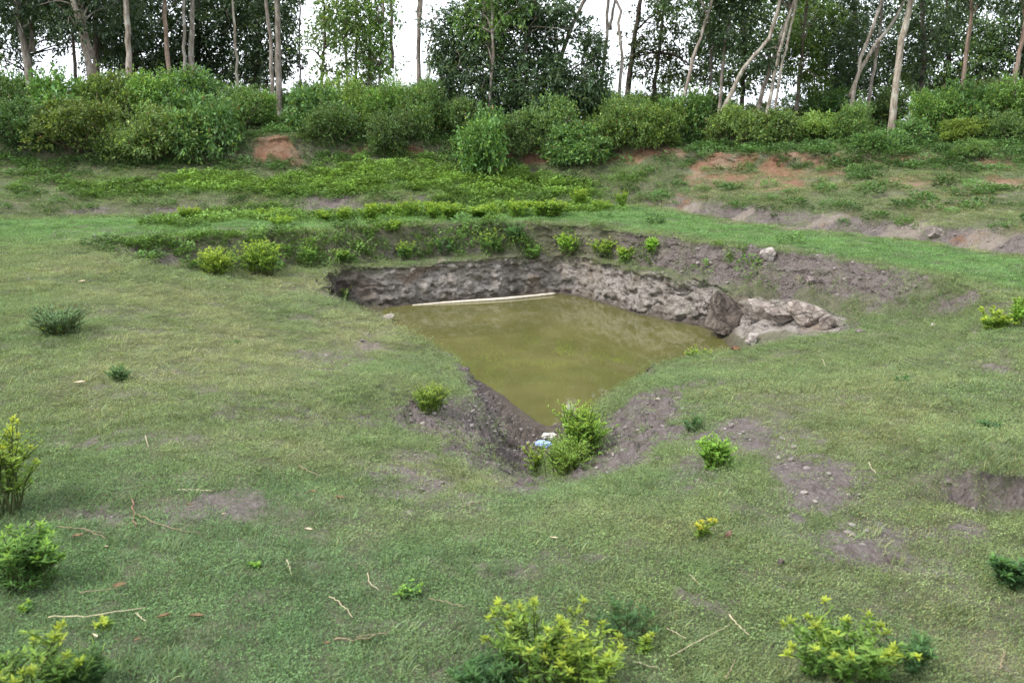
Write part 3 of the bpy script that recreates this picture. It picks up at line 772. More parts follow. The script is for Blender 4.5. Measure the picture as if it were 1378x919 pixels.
def build_grass():
    rng = np.random.default_rng(5)
    T = [tuft_mesh('short_tuft', 170, .12, .008, .027, .003, 1.1, s, M_GRASS) for s in range(4)] + \
        [tuft_mesh('short_tuft_herb', 110, .12, .008, .03, .003, 1.1, 20 + s, M_GRASS, 60) for s in range(2)] + \
        [tuft_mesh('tall_tuft', 40, .06, .035, .10, .004, .8, 40 + s, M_GRASS) for s in range(2)]
    src = make_source('grass_tufts', T)
    xs, ys, sc = [], [], []
    for n, a, b, s in ((34000, 3.0, 7.5, .95), (36000, 7.5, 13, 1.1), (36000, 13, 20, 1.5), (30000, 19.5, 26, 1.9)):
        x, y = sample_ground(n, a, b, rng); xs.append(x); ys.append(y); sc.append(np.full(len(x), s))
    x = np.concatenate(xs); y = np.concatenate(ys); s = np.concatenate(sc)
    mk = masks(x, y)
    n3 = fbm(x * 8, y * 8, o=3, seed=87)
    p = 1 - .93 * sstep(.08, .8, mk['dirt'] + .2 * mk['n'] + .3 * n3) - .93 * sstep(.3, .9, mk['red'] + .25 * mk['n'] + .2 * n3) - .98 * sstep(.12, .4, mk['rock'])
    p = np.where(mk['t'] < 2.7, -1, p)
    p = np.where(mk['t'] > 11, -1, p)
    n5 = fbm(x * 17, y * 17, o=2, seed=89)
    p = p * (.78 + .5 * mk['n2'] + .45 * n3 + .5 * n5)
    p = np.where((mk['t'] < 2.95) & (x < .55) & (y < 15), p * .12, p)
    keep = rng.random(len(x)) < p
    x, y, s = x[keep], y[keep], s[keep]; mk = {k: v[keep] for k, v in mk.items()}
    n = len(x)
    z, zx, zy = ground_tilt(x, y)
    rot = np.stack([np.arctan(zy), -np.arctan(zx), rng.uniform(0, 6.28, n)], 1)
    sz = s * rng.uniform(.75, 1.25, n)
    hz_ = s ** .5 * rng.uniform(.45, 1.05, n) * (1 - .35 * mk['dry'])
    big = fbm(x * .35, y * .35, o=3, seed=81); sm = fbm(x * 1.9, y * 1.9, o=3, seed=83)
    n_t = fbm(x * 6, y * 6, o=2, seed=96)
    longm = np.clip(.035 + .10 * (sm > .25) * (n_t > 0) + .25 * mk['riser'] + .2 * mk['lush'] + .10 * (mk['t'] > 8.5) + .3 * (lip(x, y)[0] > .18), 0, .6)
    idx = np.where(rng.random(n) < longm, rng.integers(6, 8, n), np.where(rng.random(n) < .34, rng.integers(4, 6, n), rng.integers(0, 4, n)))
    green = np.array([.13, .205, .092]); olive = np.array([.198, .24, .114]); straw = np.array([.29, .275, .17]); lushc = np.array([.15, .27, .07]); blue = np.array([.105, .20, .098])
    q = np.clip(.5 + .55 * mk['dry'] + .45 * sm + .25 * big, 0, 1)[:, None]
    c = green * (1 - q) + olive * q
    d = np.clip((mk['dry'] - .45) * .9 + .35 * sm, 0, .7)[:, None] * rng.random((n, 1))
    c = c * (1 - d) + straw * d
    nearb = ((1 - sstep(5.0, 7.5, y)) * (1 - sstep(-1.2, .8, x + .8 * big)) * (1 - mk['dry']))[:, None] * .6
    c = c * (1 - nearb) + blue * nearb
    bench = (sstep(5.0, 5.2, mk['t']) * (1 - sstep(5.8, 6.0, mk['t'])) * mk['farside'])[:, None] * .6
    c = c * (1 - bench) + np.array([.115, .26, .085]) * bench
    l = mk['lush'][:, None] * .85
    c = c * (1 - l) + lushc * l
    c = c * rng.uniform(.62, 1.38, (n, 1))
    scatter('grass', 'short patchy turf over the slopes', np.stack([x, y, z], 1), rot, np.stack([sz, sz, hz_], 1), idx, np.concatenate([c, np.ones((n, 1))], 1), src)

    # leafy ground cover on the far bank
    H = []
    for sd_ in range(4):
        r2 = np.random.default_rng(100 + sd_); mb = MB()
        nl = 90
        a = r2.uniform(0, 6.28, nl); rr = .16 * np.sqrt(r2.random(nl)); h = r2.uniform(.02, .17, nl) * (1 - rr * 3)
        P = np.stack([rr * np.cos(a), rr * np.sin(a), h], 1)
        D = np.stack([np.cos(a + r2.normal(0, .8, nl)), np.sin(a + r2.normal(0, .8, nl)), r2.uniform(.0, .8, nl)], 1)
        V, F = leaves4(P, D, r2.uniform(.04, .075, nl), r2.uniform(.018, .032, nl), r2)
        v = r2.uniform(.7, 1.3, nl) * (.75 + 2.2 * h.clip(0, .2))
        mb.add(V, F, np.repeat(np.stack([v, v, v * .9, np.ones(nl)], 1), 4, 0))
        H.append(bpy.data.objects.new('cover_sprig', mb.mesh('cover_sprig', M_GRASS)))
    srch = make_source('cover_sprigs', H)
    x, y = sample_ground(36000, 15.5, 26.5, rng)
    mk = masks(x, y)
    p = .6 * sstep(.25, .9, mk['lush'] + .9 * mk['n']) + .16 * (mk['t'] > 8.7) + (.5 - .34 * mk['right']) * mk['riser'] + .05 * (mk['t'] > 6.5) + .3 * (mk['t'] > 7.85) * (mk['t'] < 9.1)
    keep = (rng.random(len(x)) < p * .75) & (mk['t'] > 4) & (mk['t'] < 10.8) & (mk['red'] < .5)
    x, y = x[keep], y[keep]; mk = {k: v[keep] for k, v in mk.items()}
    n = len(x); z, zx, zy = ground_tilt(x, y)
    rot = np.stack([np.arctan(zy) * .6, -np.arctan(zx) * .6, rng.uniform(0, 6.28, n)], 1)
    sz = rng.uniform(.6, 1.35, n)
    l = np.clip(np.maximum(mk['lush'], .45 * mk['riser']) * 1.1 + .3 * fbm(x * .8, y * .8, o=3, seed=90), 0, 1)[:, None]
    c = np.array([.095, .18, .06]) * (1 - l) + np.array([.165, .275, .06]) * l
    c = c * rng.uniform(.6, 1.4, (n, 1)) * (1 + .35 * fbm(x * 2.5, y * 2.5, o=3, seed=92))[:, None]
    scatter('ground_cover', 'low leafy green cover on the far bank', np.stack([x, y, z], 1), rot, np.stack([sz] * 3, 1), rng.integers(0, 4, n), np.concatenate([c, np.ones((n, 1))], 1), srch)
build_grass()

# ------------------------------------------------------------------ rocks
def ico(sub):
    import bmesh
    bm = bmesh.new(); bmesh.ops.create_icosphere(bm, subdivisions=sub, radius=1.0)
    V = np.array([v.co[:] for v in bm.verts]); F = np.array([[v.index for v in f.verts] for f in bm.faces]); bm.free()
    return V, F
ICO2, ICO4 = ico(2), ico(5)
def rock_mesh(name, dims, seed, mat, sub=4, cuts=18, rough=.10):
    V, F = (ICO4 if sub == 4 else ICO2); V = V.copy()
    rng = np.random.default_rng(seed)
    for _ in range(cuts):                                   # flat broken faces
        nrm = norm(rng.normal(0, 1, 3)); d = rng.uniform(.38, .8)
        s = V @ nrm
        V = V - np.where(s > d, s - d, 0)[:, None] * nrm * .92
    nz = fbm(V[:, 0] * 2 + seed, V[:, 1] * 2, V[:, 2] * 2, o=5, seed=seed, gain=.6)
    V = V * (1 + rough * nz)[:, None]
    V = V * np.array(dims)
    return raw_mesh(name, V, F, mat, sub == 4 and False)

def place_rock(px, py, wpx, hpx, label, mat=M_ROCK, seed=1, depth=.8, tilt=0, sink=.25, tint=(1, 1, 1), group=None, name='rock', cat='rock', rough=.14):
    c = gp(px, py)
    m = mpp(c[1], px, py)
    a, b = wpx * m / 2, hpx * m / 2 * 1.08
    me = rock_mesh(name, (a * 1.12, a * depth, b * 1.2), seed, mat, 4 if wpx > 14 else 2, rough=rough)
    o = link(name, me, label=label, cat=cat, group=group)
    y = c[1] + a * depth * .6
    o.location = (c[0], y, max(c[2], hz(c[0], y) - b * .3) + b * (1 - sink))
    o.rotation_euler = (0, R(tilt), random.uniform(-.3, .3))
    o.color = (*tint, 1)
    return o

place_rock(975, 455, 66, 70, 'big dark boulder jutting into the corner of the pond', M_DARKROCK, 3, .8, 4, .3, name='boulder', cat='boulder', rough=.2)
place_rock(1026, 435, 78, 34, 'pale weathered slab just beside the dark boulder', M_ROCK, 5, .5, 8, .45, tint=(.84, .82, .79), rough=.28)
place_rock(1062, 435, 70, 31, 'middle pale slab in the row behind the sloping ledge', M_ROCK, 8, .5, -5, .45, tint=(.74, .71, .69), rough=.28)
place_rock(1094, 435, 76, 30, 'smooth broad pale slab at the end of the rock row', M_ROCK, 12, .5, 8, .42, tint=(.86, .83, .80), rough=.24)
place_rock(1118, 443, 34, 18, 'low broken stone past the smooth slab', M_ROCK, 17, .7, -10, tint=(.85, .82, .8))
place_rock(1012, 466, 24, 20, 'squarish grey stone on the grass by the water corner', M_ROCK, 19, .8, 0)
place_rock(992, 474, 16, 9, 'small reddish brown stone at the water corner', M_DARKROCK, 23, .8, 0, tint=(2.0, 1.3, .9))
place_rock(1036, 352, 30, 18, 'pale round stone lodged in the upper rubble slope', M_ROCK, 27, .8, 0)
place_rock(1092, 386, 22, 11, 'purplish grey stone on the strip of turf above the slabs', M_ROCK, 29, .8, 0, tint=(.72, .66, .7))
place_rock(1262, 322, 30, 17, 'grey stone sticking out of the far earth step', M_ROCK, 31, .7, 0, tint=(.8, .78, .76))
place_rock(522, 434, 20, 12, 'pale flat stone on the bank at the pond corner', M_ROCK, 33, .8, 0)
place_rock(1158, 449, 22, 7, 'thin dark stone in the dirt past the slabs', M_ROCK, 35, .8, 0, tint=(.5, .45, .5))
place_rock(1256, 441, 9, 7, 'tiny white stone in the grass of the sloping field', M_ROCK, 37, .8, 0, tint=(1.5, 1.5, 1.4))
place_rock(980, 725, 14, 12, 'brown clod beside the small yellow weed', M_DARKROCK, 39, .8, 0, tint=(1.6, 1.2, 1.1), name='clod', cat='clod')
place_rock(985, 577, 13, 8, 'small grey stone in the turf above the fluffy weed', M_ROCK, 41, .8, 0, tint=(.6, .58, .6))
place_rock(1050, 762, 13, 10, 'dark clod in the bare brown patch', M_DARKROCK, 43, .8, 0, name='clod', cat='clod')

def build_rubble():
    rng = np.random.default_rng(77)
    objs = [bpy.data.objects.new('rubble_stone', rock_mesh('rubble_stone', (1, rng.uniform(.6, .9), rng.uniform(.4, .7)), 200 + k, None, 2, 5)) for k in range(6)]
    k = NT('rubble'); a = k.attr('tint', 'INSTANCER').outputs['Color']; n = k.noise(40, 4, .6)
    m = k.fin(k.princ(k.mix(k.step(n, .3, .7), a, k.mix(.5, a, (.08, .065, .055))), .9, .2, k.bump(n, .5, .01)).outputs[0])
    for o in objs: o.data.materials.append(m)
    src = make_source('rubble_stones', objs)
    x, y = sample_ground(60000, 5, 20, rng)
    mk = masks(x, y)
    p = .75 * mk['riser'] * (.22 + .8 * mk['right']) * sstep(-.1, .5, mk['dirt'] + mk['n'] * .5) + .30 * sstep(.3, .9, mk['dirt']) + .10 * mk['rock'] * (mk['t'] > 2.2) + .012
    x2, y2 = sample_ground(90000, 5, 14, rng); m2 = masks(x2, y2)
    x = np.concatenate([x, x2]); y = np.concatenate([y, y2]); p = np.concatenate([p, .55 * sstep(.35, .9, m2['dirt']) * (m2['riser'] < .2)])
    mk = {k_: np.concatenate([mk[k_], m2[k_]]) for k_ in mk}
    keep = (rng.random(len(x)) < p * .75) & (mk['t'] > 1.3) & (mk['t'] < 7.2)
    x, y = x[keep], y[keep]; n_ = len(x); z = height(x, y)
    s = .006 + .05 * rng.random(n_) ** 9 + .012 * rng.random(n_)
    s = s * (.55 + .45 * sstep(6, 16, y))
    v = rng.uniform(.55, 1.35, n_)
    c = np.stack([.245 * v, .215 * v, .195 * v, np.ones(n_)], 1)
    scatter('gravel', 'loose stones and clods on the bare soil', np.stack([x, y, z + s * .15], 1), np.stack([rng.uniform(-.4, .4, n_), rng.uniform(-.4, .4, n_), rng.uniform(0, 6.28, n_)], 1), np.stack([s] * 3, 1), rng.integers(0, 6, n_), c, src)
build_rubble()

# ------------------------------------------------------------------ weeds
def weed_meshes(seed, nstem, hgt, spread, leaf, lw, per, top, low, hi, droop=.25, feather=0, dens=1.0):
    """stems with spiralling narrow leaves and pale rosettes at the tips; sizes in metres"""
    rng = np.random.default_rng(seed)
    lv, st = MB(), MB()
    for k in range(nstem):
        a = rng.uniform(0, 6.28); b = spread * rng.uniform(.15, 1) ** .7
        h = hgt * rng.uniform(.55, 1.0) * (1 - .25 * b / max(spread, 1e-3))
        r0 = b * rng.uniform(.2, .62); 
        base = np.array([r0 * math.cos(a), r0 * math.sin(a), -.02])
        a2 = a + rng.normal(0, .5); tipp = np.array([b * math.cos(a2), b * math.sin(a2), h])
        mid = (base + tipp) / 2 + np.array([-.12 * b * math.cos(a), -.12 * b * math.sin(a), h * .08]) + rng.normal(0, .02, 3) * hgt
        path = smooth_path([np.array([base[0] * .06, base[1] * .06, -.045]), base, mid, tipp], 9)
        add_tube(st, path, np.linspace(.006, .0022, 9) * (.6 + hgt), 5, (.10, .12, .045, 1))
        n = max(4, int(per * 2.6 * dens * rng.uniform(.8, 1.2)))
        u = rng.uniform(.3, 1, n) ** .85
        P = np.stack([np.interp(u, np.linspace(0, 1, 9), path[:, q]) for q in range(3)], 1)
        ph = u * 40 + rng.uniform(0, 6.28) + np.arange(n) * 2.4
        nb = rng.integers(3, 6); ub = rng.uniform(.35, .85, nb); ab = rng.uniform(0, 6.28, nb); lb = hgt * rng.uniform(.14, .34, nb)
        pick = rng.integers(0, nb, n); side = rng.random(n) < .62; vv = rng.uniform(.15, 1, n)
        B0 = np.stack([np.interp(ub, np.linspace(0, 1, 9), path[:, q]) for q in range(3)], 1)
        BD = norm(np.stack([np.cos(ab), np.sin(ab), rng.uniform(.4, 1.1, nb)], 1)) * lb[:, None]
        P = np.where(side[:, None], B0[pick] + BD[pick] * vv[:, None], P)
        for q in range(nb):
            add_tube(st, np.stack([B0[q], B0[q] + BD[q] * .55, B0[q] + BD[q]]), np.array([.0026, .002, .0014]) * (.6 + hgt), 4, (.10, .12, .045, 1))
        D = np.stack([np.cos(ph), np.sin(ph), rng.uniform(.15, .8, n) + .5 * u], 1)
        L = leaf * .85 * rng.uniform(.55, 1.2, n) * (1 - .35 * (u > .9)); W = lw * .85 * rng.uniform(.7, 1.2, n)
        v = rng.uniform(.6, 1.3, n)[:, None]
        q = np.clip((P[:, 2] / hgt - .35) * 1.5 + rng.normal(0, .12, n), 0, 1)[:, None] ** 1.3
        q = q * (.55 + .6 * rng.random())
        c = (np.array(low)[None] * (1 - q.clip(0, 1)) + np.array(hi)[None] * q.clip(0, 1)) * v
        V, Tq, Q = leaves6(P, D, L, W, rng, droop)
        n0 = lv.n
        lv.add(V, Tq, np.repeat(np.concatenate([c, np.ones((n, 1))], 1), 8, 0)); lv.F.setdefault(4, []).append(Q + n0)
        # rosette
        m = top
        if m:
            ph = np.arange(m) * 2.4 + rng.uniform(0, 6)
            D = np.stack([np.cos(ph), np.sin(ph), np.linspace(.15, 1.3, m)], 1)
            P = np.repeat(path[-1:], m, 0) - np.array([0, 0, 1.]) * (np.linspace(.03, 0, m) * hgt)[:, None]
            V, Tq, Q = leaves6(P, D, leaf * rng.uniform(.3, .7, m), lw * rng.uniform(.5, .8, m), rng, droop * .6)
            hh = np.array(hi) * rng.uniform(.9, 1.25, (m, 1)) * (.7 + .45 * rng.random())
            n0 = lv.n
            lv.add(V, Tq, np.repeat(np.concatenate([hh, np.ones((m, 1))], 1), 8, 0)); lv.F.setdefault(4, []).append(Q + n0)
    return lv.mesh('leaves', M_WEED), st.mesh('stem', M_WEED)

YG = (.36, .43, .06); LG = (.24, .37, .065); MG = (.12, .24, .065); DG = (.08, .17, .065); BR = (.27, .47, .08)
def weed(px, py, wpx, hpx, label, seed, nstem=10, leaf=.06, lw=.013, per=26, top=9, low=MG, hi=YG, cat='weed', name='weed', group=None, droop=.25, off=0):
    c = gp(px, py); m = mpp(c[1], px, py)
    hgt = hpx * m; sp = wpx * m / 2
    lv, st = weed_meshes(seed, nstem, hgt, sp, leaf, lw, per, top, low, hi, droop)
    e = empty(name, c, label, cat, group)
    link('leaves', lv, e); link('stem', st, e)
    return e

# close to the lens
weed(8, 690, 100, 152, 'tall yellow-tipped weed at the picture edge above the bright green bushy weed', 1, 24, .06, .016, 30, 12, LG, (.42, .48, .06))
weed(38, 785, 120, 92, 'bushy bright green weed with narrow leaves beside the brown twig', 2, 26, .075, .013, 40, 8, MG, (.24, .40, .06), droop=.35)
weed(40, 945, 190, 128, 'yellow-topped weed at the bottom corner near the long pale twig', 3, 18, .07, .016, 26, 11, (.16, .29, .06), YG)
weed(108, 935, 90, 75, 'feathery dark green weed beside the yellow-topped corner weed', 4, 20, .08, .009, 44, 3, DG, LG)
weed(725, 920, 190, 128, 'large spreading yellow-green weed at the bottom middle of the slope', 5, 24, .06, .014, 22, 12, (.17, .30, .06), YG)
weed(790, 940, 130, 110, 'pale yellow-green weed rising in front of the large spreading one', 6, 18, .065, .016, 24, 12, LG, YG)
weed(655, 935, 100, 60, 'low ferny green weed at the foot of the large spreading weed', 7, 22, .07, .009, 40, 3, DG, MG)
weed(845, 850, 130, 48, 'thin dark green weed beside the large spreading weed', 8, 16, .05, .008, 22, 3, DG, MG)
weed(860, 880, 40, 38, 'small yellow sprig beside the large spreading weed', 9, 4, .05, .016, 14, 10, LG, YG)
weed(1140, 915, 190, 100, 'wide leafy green weed with yellow tips next to the straw stalks', 10, 23, .065, .018, 26, 11, (.15, .28, .06), YG)
weed(1225, 900, 90, 55, 'loose dark green weed beside the wide yellow-tipped weed', 11, 15, .06, .011, 22, 2, DG, MG)
weed(1362, 790, 60, 55, 'dark green broad-leaved weed at the picture edge below the dark earth lip', 12, 14, .07, .022, 24, 5, DG, MG)
weed(942, 722, 42, 34, 'small bright yellow weed beside the brown clod', 13, 6, .05, .02, 8, 10, LG, (.48, .46, .06))
weed(143, 845, 26, 14, 'tiny yellow-green seedling beside the long pale twig', 14, 4, .05, .02, 6, 8, LG, YG)
weed(40, 822, 26, 14, 'tiny bright green seedling above the yellow-topped corner weed', 15, 4, .05, .018, 6, 8, MG, LG)
weed(345, 762, 22, 10, 'tiny bright green seedling alone on the lower turf', 16, 4, .05, .018, 6, 8, MG, BR)
weed(550, 800, 50, 20, 'thin patch of bright green seedlings on the lower turf', 17, 12, .04, .011, 8, 6, MG, BR)
# by the pond
weed(963, 632, 54, 54, 'fluffy bright green weed alone on the slope', 20, 46, .036, .008, 50, 6, (.25, .45, .085), (.34, .55, .09))
weed(782, 618, 70, 92, 'dense bright green weed standing in the gully mouth', 21, 70, .042, .011, 44, 8, BR, (.34, .46, .06))
weed(760, 640, 90, 60, 'leafy green weed at the foot of the gully weed', 22, 40, .04, .010, 34, 6, LG, LG)
weed(722, 638, 42, 52, 'yellow-green weed beside the blue plastic', 23, 12, .05, .013, 26, 9, LG, YG)
weed(795, 552, 60, 24, 'yellowish weed at the water edge behind the gully weed', 24, 14, .045, .013, 18, 8, LG, YG)
weed(578, 550, 64, 36, 'pale green grassy weed on the bank left of the pond', 25, 50, .05, .008, 26, 4, LG, (.28, .33, .06))
weed(938, 482, 44, 20, 'small yellow-green weed at the corner of the water', 26, 10, .05, .016, 18, 8, LG, YG)
weed(466, 405, 24, 24, 'little yellow weed where the rock wall starts', 27, 7, .06, .022, 12, 8, MG, YG)
weed(80, 448, 105, 48, 'wide bluish green tuft of weed on the open turf', 28, 70, .04, .011, 22, 3, (.15, .26, .13), (.20, .32, .14))
weed(76, 448, 34, 14, 'low yellow weed growing at the foot of the bluish tuft', 29, 8, .05, .022, 8, 9, LG, YG)
weed(160, 512, 40, 24, 'small dark tuft below the bluish one', 30, 26, .035, .009, 18, 2, (.14, .25, .11), MG)
weed(315, 466, 24, 10, 'small green tuft alone in the dry turf', 31, 9, .05, .012, 16, 2, DG, MG)
weed(1335, 445, 60, 34, 'yellow-green weed where the rubble slope ends', 32, 18, .07, .026, 20, 9, LG, YG)
weed(1372, 440, 40, 46, 'fresh green weed at the picture edge where the rubble slope ends', 33, 18, .06, .018, 26, 7, BR, LG)
weed(1330, 578, 34, 14, 'little dark weed on the mound above the earth lip', 34, 9, .05, .012, 16, 2, DG, MG)
weed(1215, 515, 30, 9, 'flat dark green weed beside the pale straw on the mound', 35, 9, .05, .014, 14, 2, DG, MG)
weed(933, 580, 36, 24, 'thin dark weed in the soil above the fluffy weed', 36, 12, .05, .009, 18, 2, DG, MG)
# ledge above the pond
weed(292, 372, 62, 46, 'bright yellow-green clump at the low end of the ledge', 40, 54, .06, .015, 36, 7, (.3, .44, .07), (.42, .52, .07))
weed(350, 370, 66, 56, 'taller yellow-green clump next to the low one', 41, 56, .06, .015, 38, 7, (.25, .41, .065), (.40, .52, .07))
for i, (px, py, wd, ht, lab, lo, hi) in enumerate([
    (418, 354, 34, 28, 'small leafy weed on the riser beside the tall yellow-green clump', MG, LG),
    (460, 352, 30, 20, 'thin yellowish weed on the riser above the wall start', MG, YG),
    (545, 348, 30, 30, 'narrow upright weed on the riser above the dark wall', MG, YG),
    (600, 340, 40, 28, 'loose leafy weed on the riser above the middle of the wall', DG, LG),
    (658, 338, 52, 34, 'broad light green weed on the riser above the floating pole', MG, YG),
    (690, 322, 36, 26, 'dark green weed on the ledge edge above the floating pole', DG, MG),
    (715, 346, 40, 24, 'low weed on the riser between the broad and the bright ones', MG, LG),
    (765, 340, 52, 34, 'bright rounded weed on the riser above the wall corner', BR, YG),
    (812, 342, 54, 32, 'yellow leafy weed beside the bright rounded one', LG, YG),
    (842, 347, 34, 20, 'low yellow weed at the end of the row above the wall corner', LG, YG),
    (878, 337, 26, 20, 'lone bright green weed beside the bare rubble', BR, LG)]):
    weed(px, py, wd, ht, lab, 60 + i, 26, .055, .016, 30, 6, tuple(1.35 * q for q in lo), tuple(1.2 * q for q in hi), group='weeds on the riser above the pond')
# far ledge row
protos = []
for i, (px, py, wd, ht) in enumerate([(245, 300, 34, 20), (270, 296, 30, 16), (355, 297, 40, 26), (390, 298, 36, 20), (430, 298, 34, 18), (455, 296, 30, 20), (505, 300, 46, 26), (530, 293, 42, 28), (560, 292, 44, 26), (585, 290, 40, 24), (612, 291, 44, 26),
                                      (640, 290, 44, 24), (668, 292, 40, 26), (695, 291, 44, 26), (722, 288, 40, 24), (748, 288, 44, 22), (775, 285, 40, 24), (800, 283, 36, 24), (835, 284, 36, 26), (520, 305, 36, 20)]):
    jr = random.Random(i * 7 + 1); wd *= jr.uniform(.65, 1.3); ht *= jr.uniform(.6, 1.35); px += jr.uniform(-9, 9); py += jr.uniform(-4, 5)
    lab = {0: 'yellow-green weed standing apart at the thin end of the far ledge row', 2: 'taller leafy weed on the far ledge above the bright clumps', 18: 'yellow weed closing the far ledge row'}.get(i, 'leafy yellow-green weed in the close row along the far ledge')
    if i < 5:
        e = weed(px, py, wd, ht, lab, 90 + i, 30, .055, .016, 32, 6, (.21, .37, .06), (.36, .46, .06), group='weeds along the far ledge')
        protos.append((e, wd, ht))
    else:
        p, pw, ph = protos[i % 5]
        e = copy_tree(p)
        c = gp(px, py); e.location = c
        s = mpp(c[1]) / mpp(p.location[1])
        e.scale = (wd / pw * s, wd / pw * s, ht / ph * s); e.rotation_euler = (0, 0, random.uniform(0, 6))
        e['label'] = lab

# ------------------------------------------------------------------ shrubs
def shrub_variant(seed, nl=9000, leaf=.075, sprawl=1.0):
    """unit shrub: half-width 1, height 1"""
    rng = np.random.default_rng(seed)
    lobes = []
    for k in range(15):
        a = rng.uniform(0, 6.28); r = rng.uniform(.1, .78)
        lobes.append((r * math.cos(a), r * math.sin(a), rng.uniform(.12, .85) * (1 - .3 * r), rng.uniform(.17, .36)))
    lobes.append((0, 0, .6, .42))
    P, D = [], []
    per = nl // len(lobes) // 6
    for (cx, cy, cz, rr) in lobes:
        d = norm(rng.normal(0, 1, (per, 3)) + np.array([0, -.0, .25]))
        rad = rr * (rng.uniform(.25, 1.0, per) ** .45) * (1 + .5 * fbm(d[:, 0] * 2.5 + cx * 5, d[:, 1] * 2.5, d[:, 2] * 2.5, o=3, seed=seed))
        p = np.array([cx, cy, cz]) + d * rad[:, None] * np.array([1, 1, .85])
        # each spray: six leaves along a short shoot
        for q in range(6):
            P.append(p + d * (q * .018) + rng.normal(0, .016, p.shape)); D.append(d * .7 + rng.normal(0, .55, p.shape) + np.array([0, 0, .15]))
    for k in range(34):                                     # shoots standing out of the outline
        cx, cy, cz, rr = lobes[k % len(lobes)]
        d = norm(rng.normal(0, 1, 3) + np.array([0, 0, .9]))
        q = np.linspace(.8, 1.45 + .25 * rng.random(), 12)[:, None]
        p = np.array([cx, cy, cz]) + d * rr * q + rng.normal(0, .012, (12, 3))
        P.append(np.repeat(p, 2, 0)); D.append(rng.normal(0, .6, (24, 3)) + d * .5)
    P = np.concatenate(P); D = np.concatenate(D)
    ok = P[:, 2] > .0
    P, D = P[ok], D[ok]; n = len(P)
    L = leaf * rng.uniform(.6, 1.25, n); W = L * rng.uniform(.4, .58, n)
    mb = MB()
    V, F = leaves4(P, D, L, W, rng)
    cl = fbm(P[:, 0] * 3, P[:, 1] * 3, P[:, 2] * 3, o=3, seed=seed + 3)
    v = (rng.uniform(.65, 1.35, n) * (1 + .35 * cl))[:, None]
    c = np.array([[.125, .21, .066], [.115, .205, .075], [.145, .215, .065]][seed % 3])[None] * v
    yel = (rng.random(n) < .13)[:, None]
    c = np.where(yel, c * np.array([1.9, 1.6, 1.0]), c)
    brn = (rng.random(n) < .025)[:, None]
    c = np.where(brn, np.array([.16, .10, .05])[None] * v, c)
    mb.add(V, F, np.repeat(np.concatenate([c, np.ones((n, 1))], 1), 4, 0))
    st = MB()
    for k in range(30):
        cx, cy, cz, rr = lobes[k % len(lobes)]
        e = np.array([cx, cy, cz]) + rng.normal(0, .12, 3) + (norm(rng.normal(0, 1, 3) + np.array([0, 0, .6])) * rr * 1.25 if k > 15 else 0)
        b = np.array([cx * .18, cy * .18, -.12]) + np.array([*rng.normal(0, .05, 2), 0])
        m = (b + e) / 2 + rng.normal(0, .06, 3)
        add_tube(st, smooth_path([b, m, e], 8), np.linspace(.016, .004, 8), 5)
    return mb.mesh('shrub_foliage', M_LEAF), st.mesh('shrub_stems', M_TWIG)
SHV = [shrub_variant(300 + k, (15000, 9000, 12000)[k % 3], (.056, .088, .068)[k % 3]) for k in range(7)]

def shrub(px, top, wpx, Y, v, label, tint=(1, 1, 1), group='shrubs along the bank top', name='shrub', cat='shrub', drop=0.0):
    Y0 = Y * YS; Y = Y0 - (0 if Y >= 22.9 or px > 960 else .5 if px < 690 else -.45)
    X = at_y(px, 200, Y)[0]
    g = hz(X, Y) - drop
    zt = at_y(px, top - random.uniform(0, 17), Y0)[2]
    h = max(zt - g, .4); m = mpp(Y, px, top)
    e = empty(name, (X, Y, g), label, cat, group)
    f = link('foliage', SHV[v][0], e); s = link('stems', SHV[v][1], e)
    hw = wpx * m / 2
    e.scale = (hw * 1.08, hw * .9, h * .98); e.rotation_euler = (0, 0, random.uniform(0, 6.28))
    j = random.uniform(.82, 1.2)
    f.color = (tint[0] * j, tint[1] * j, tint[2] * j, 1)
    return e

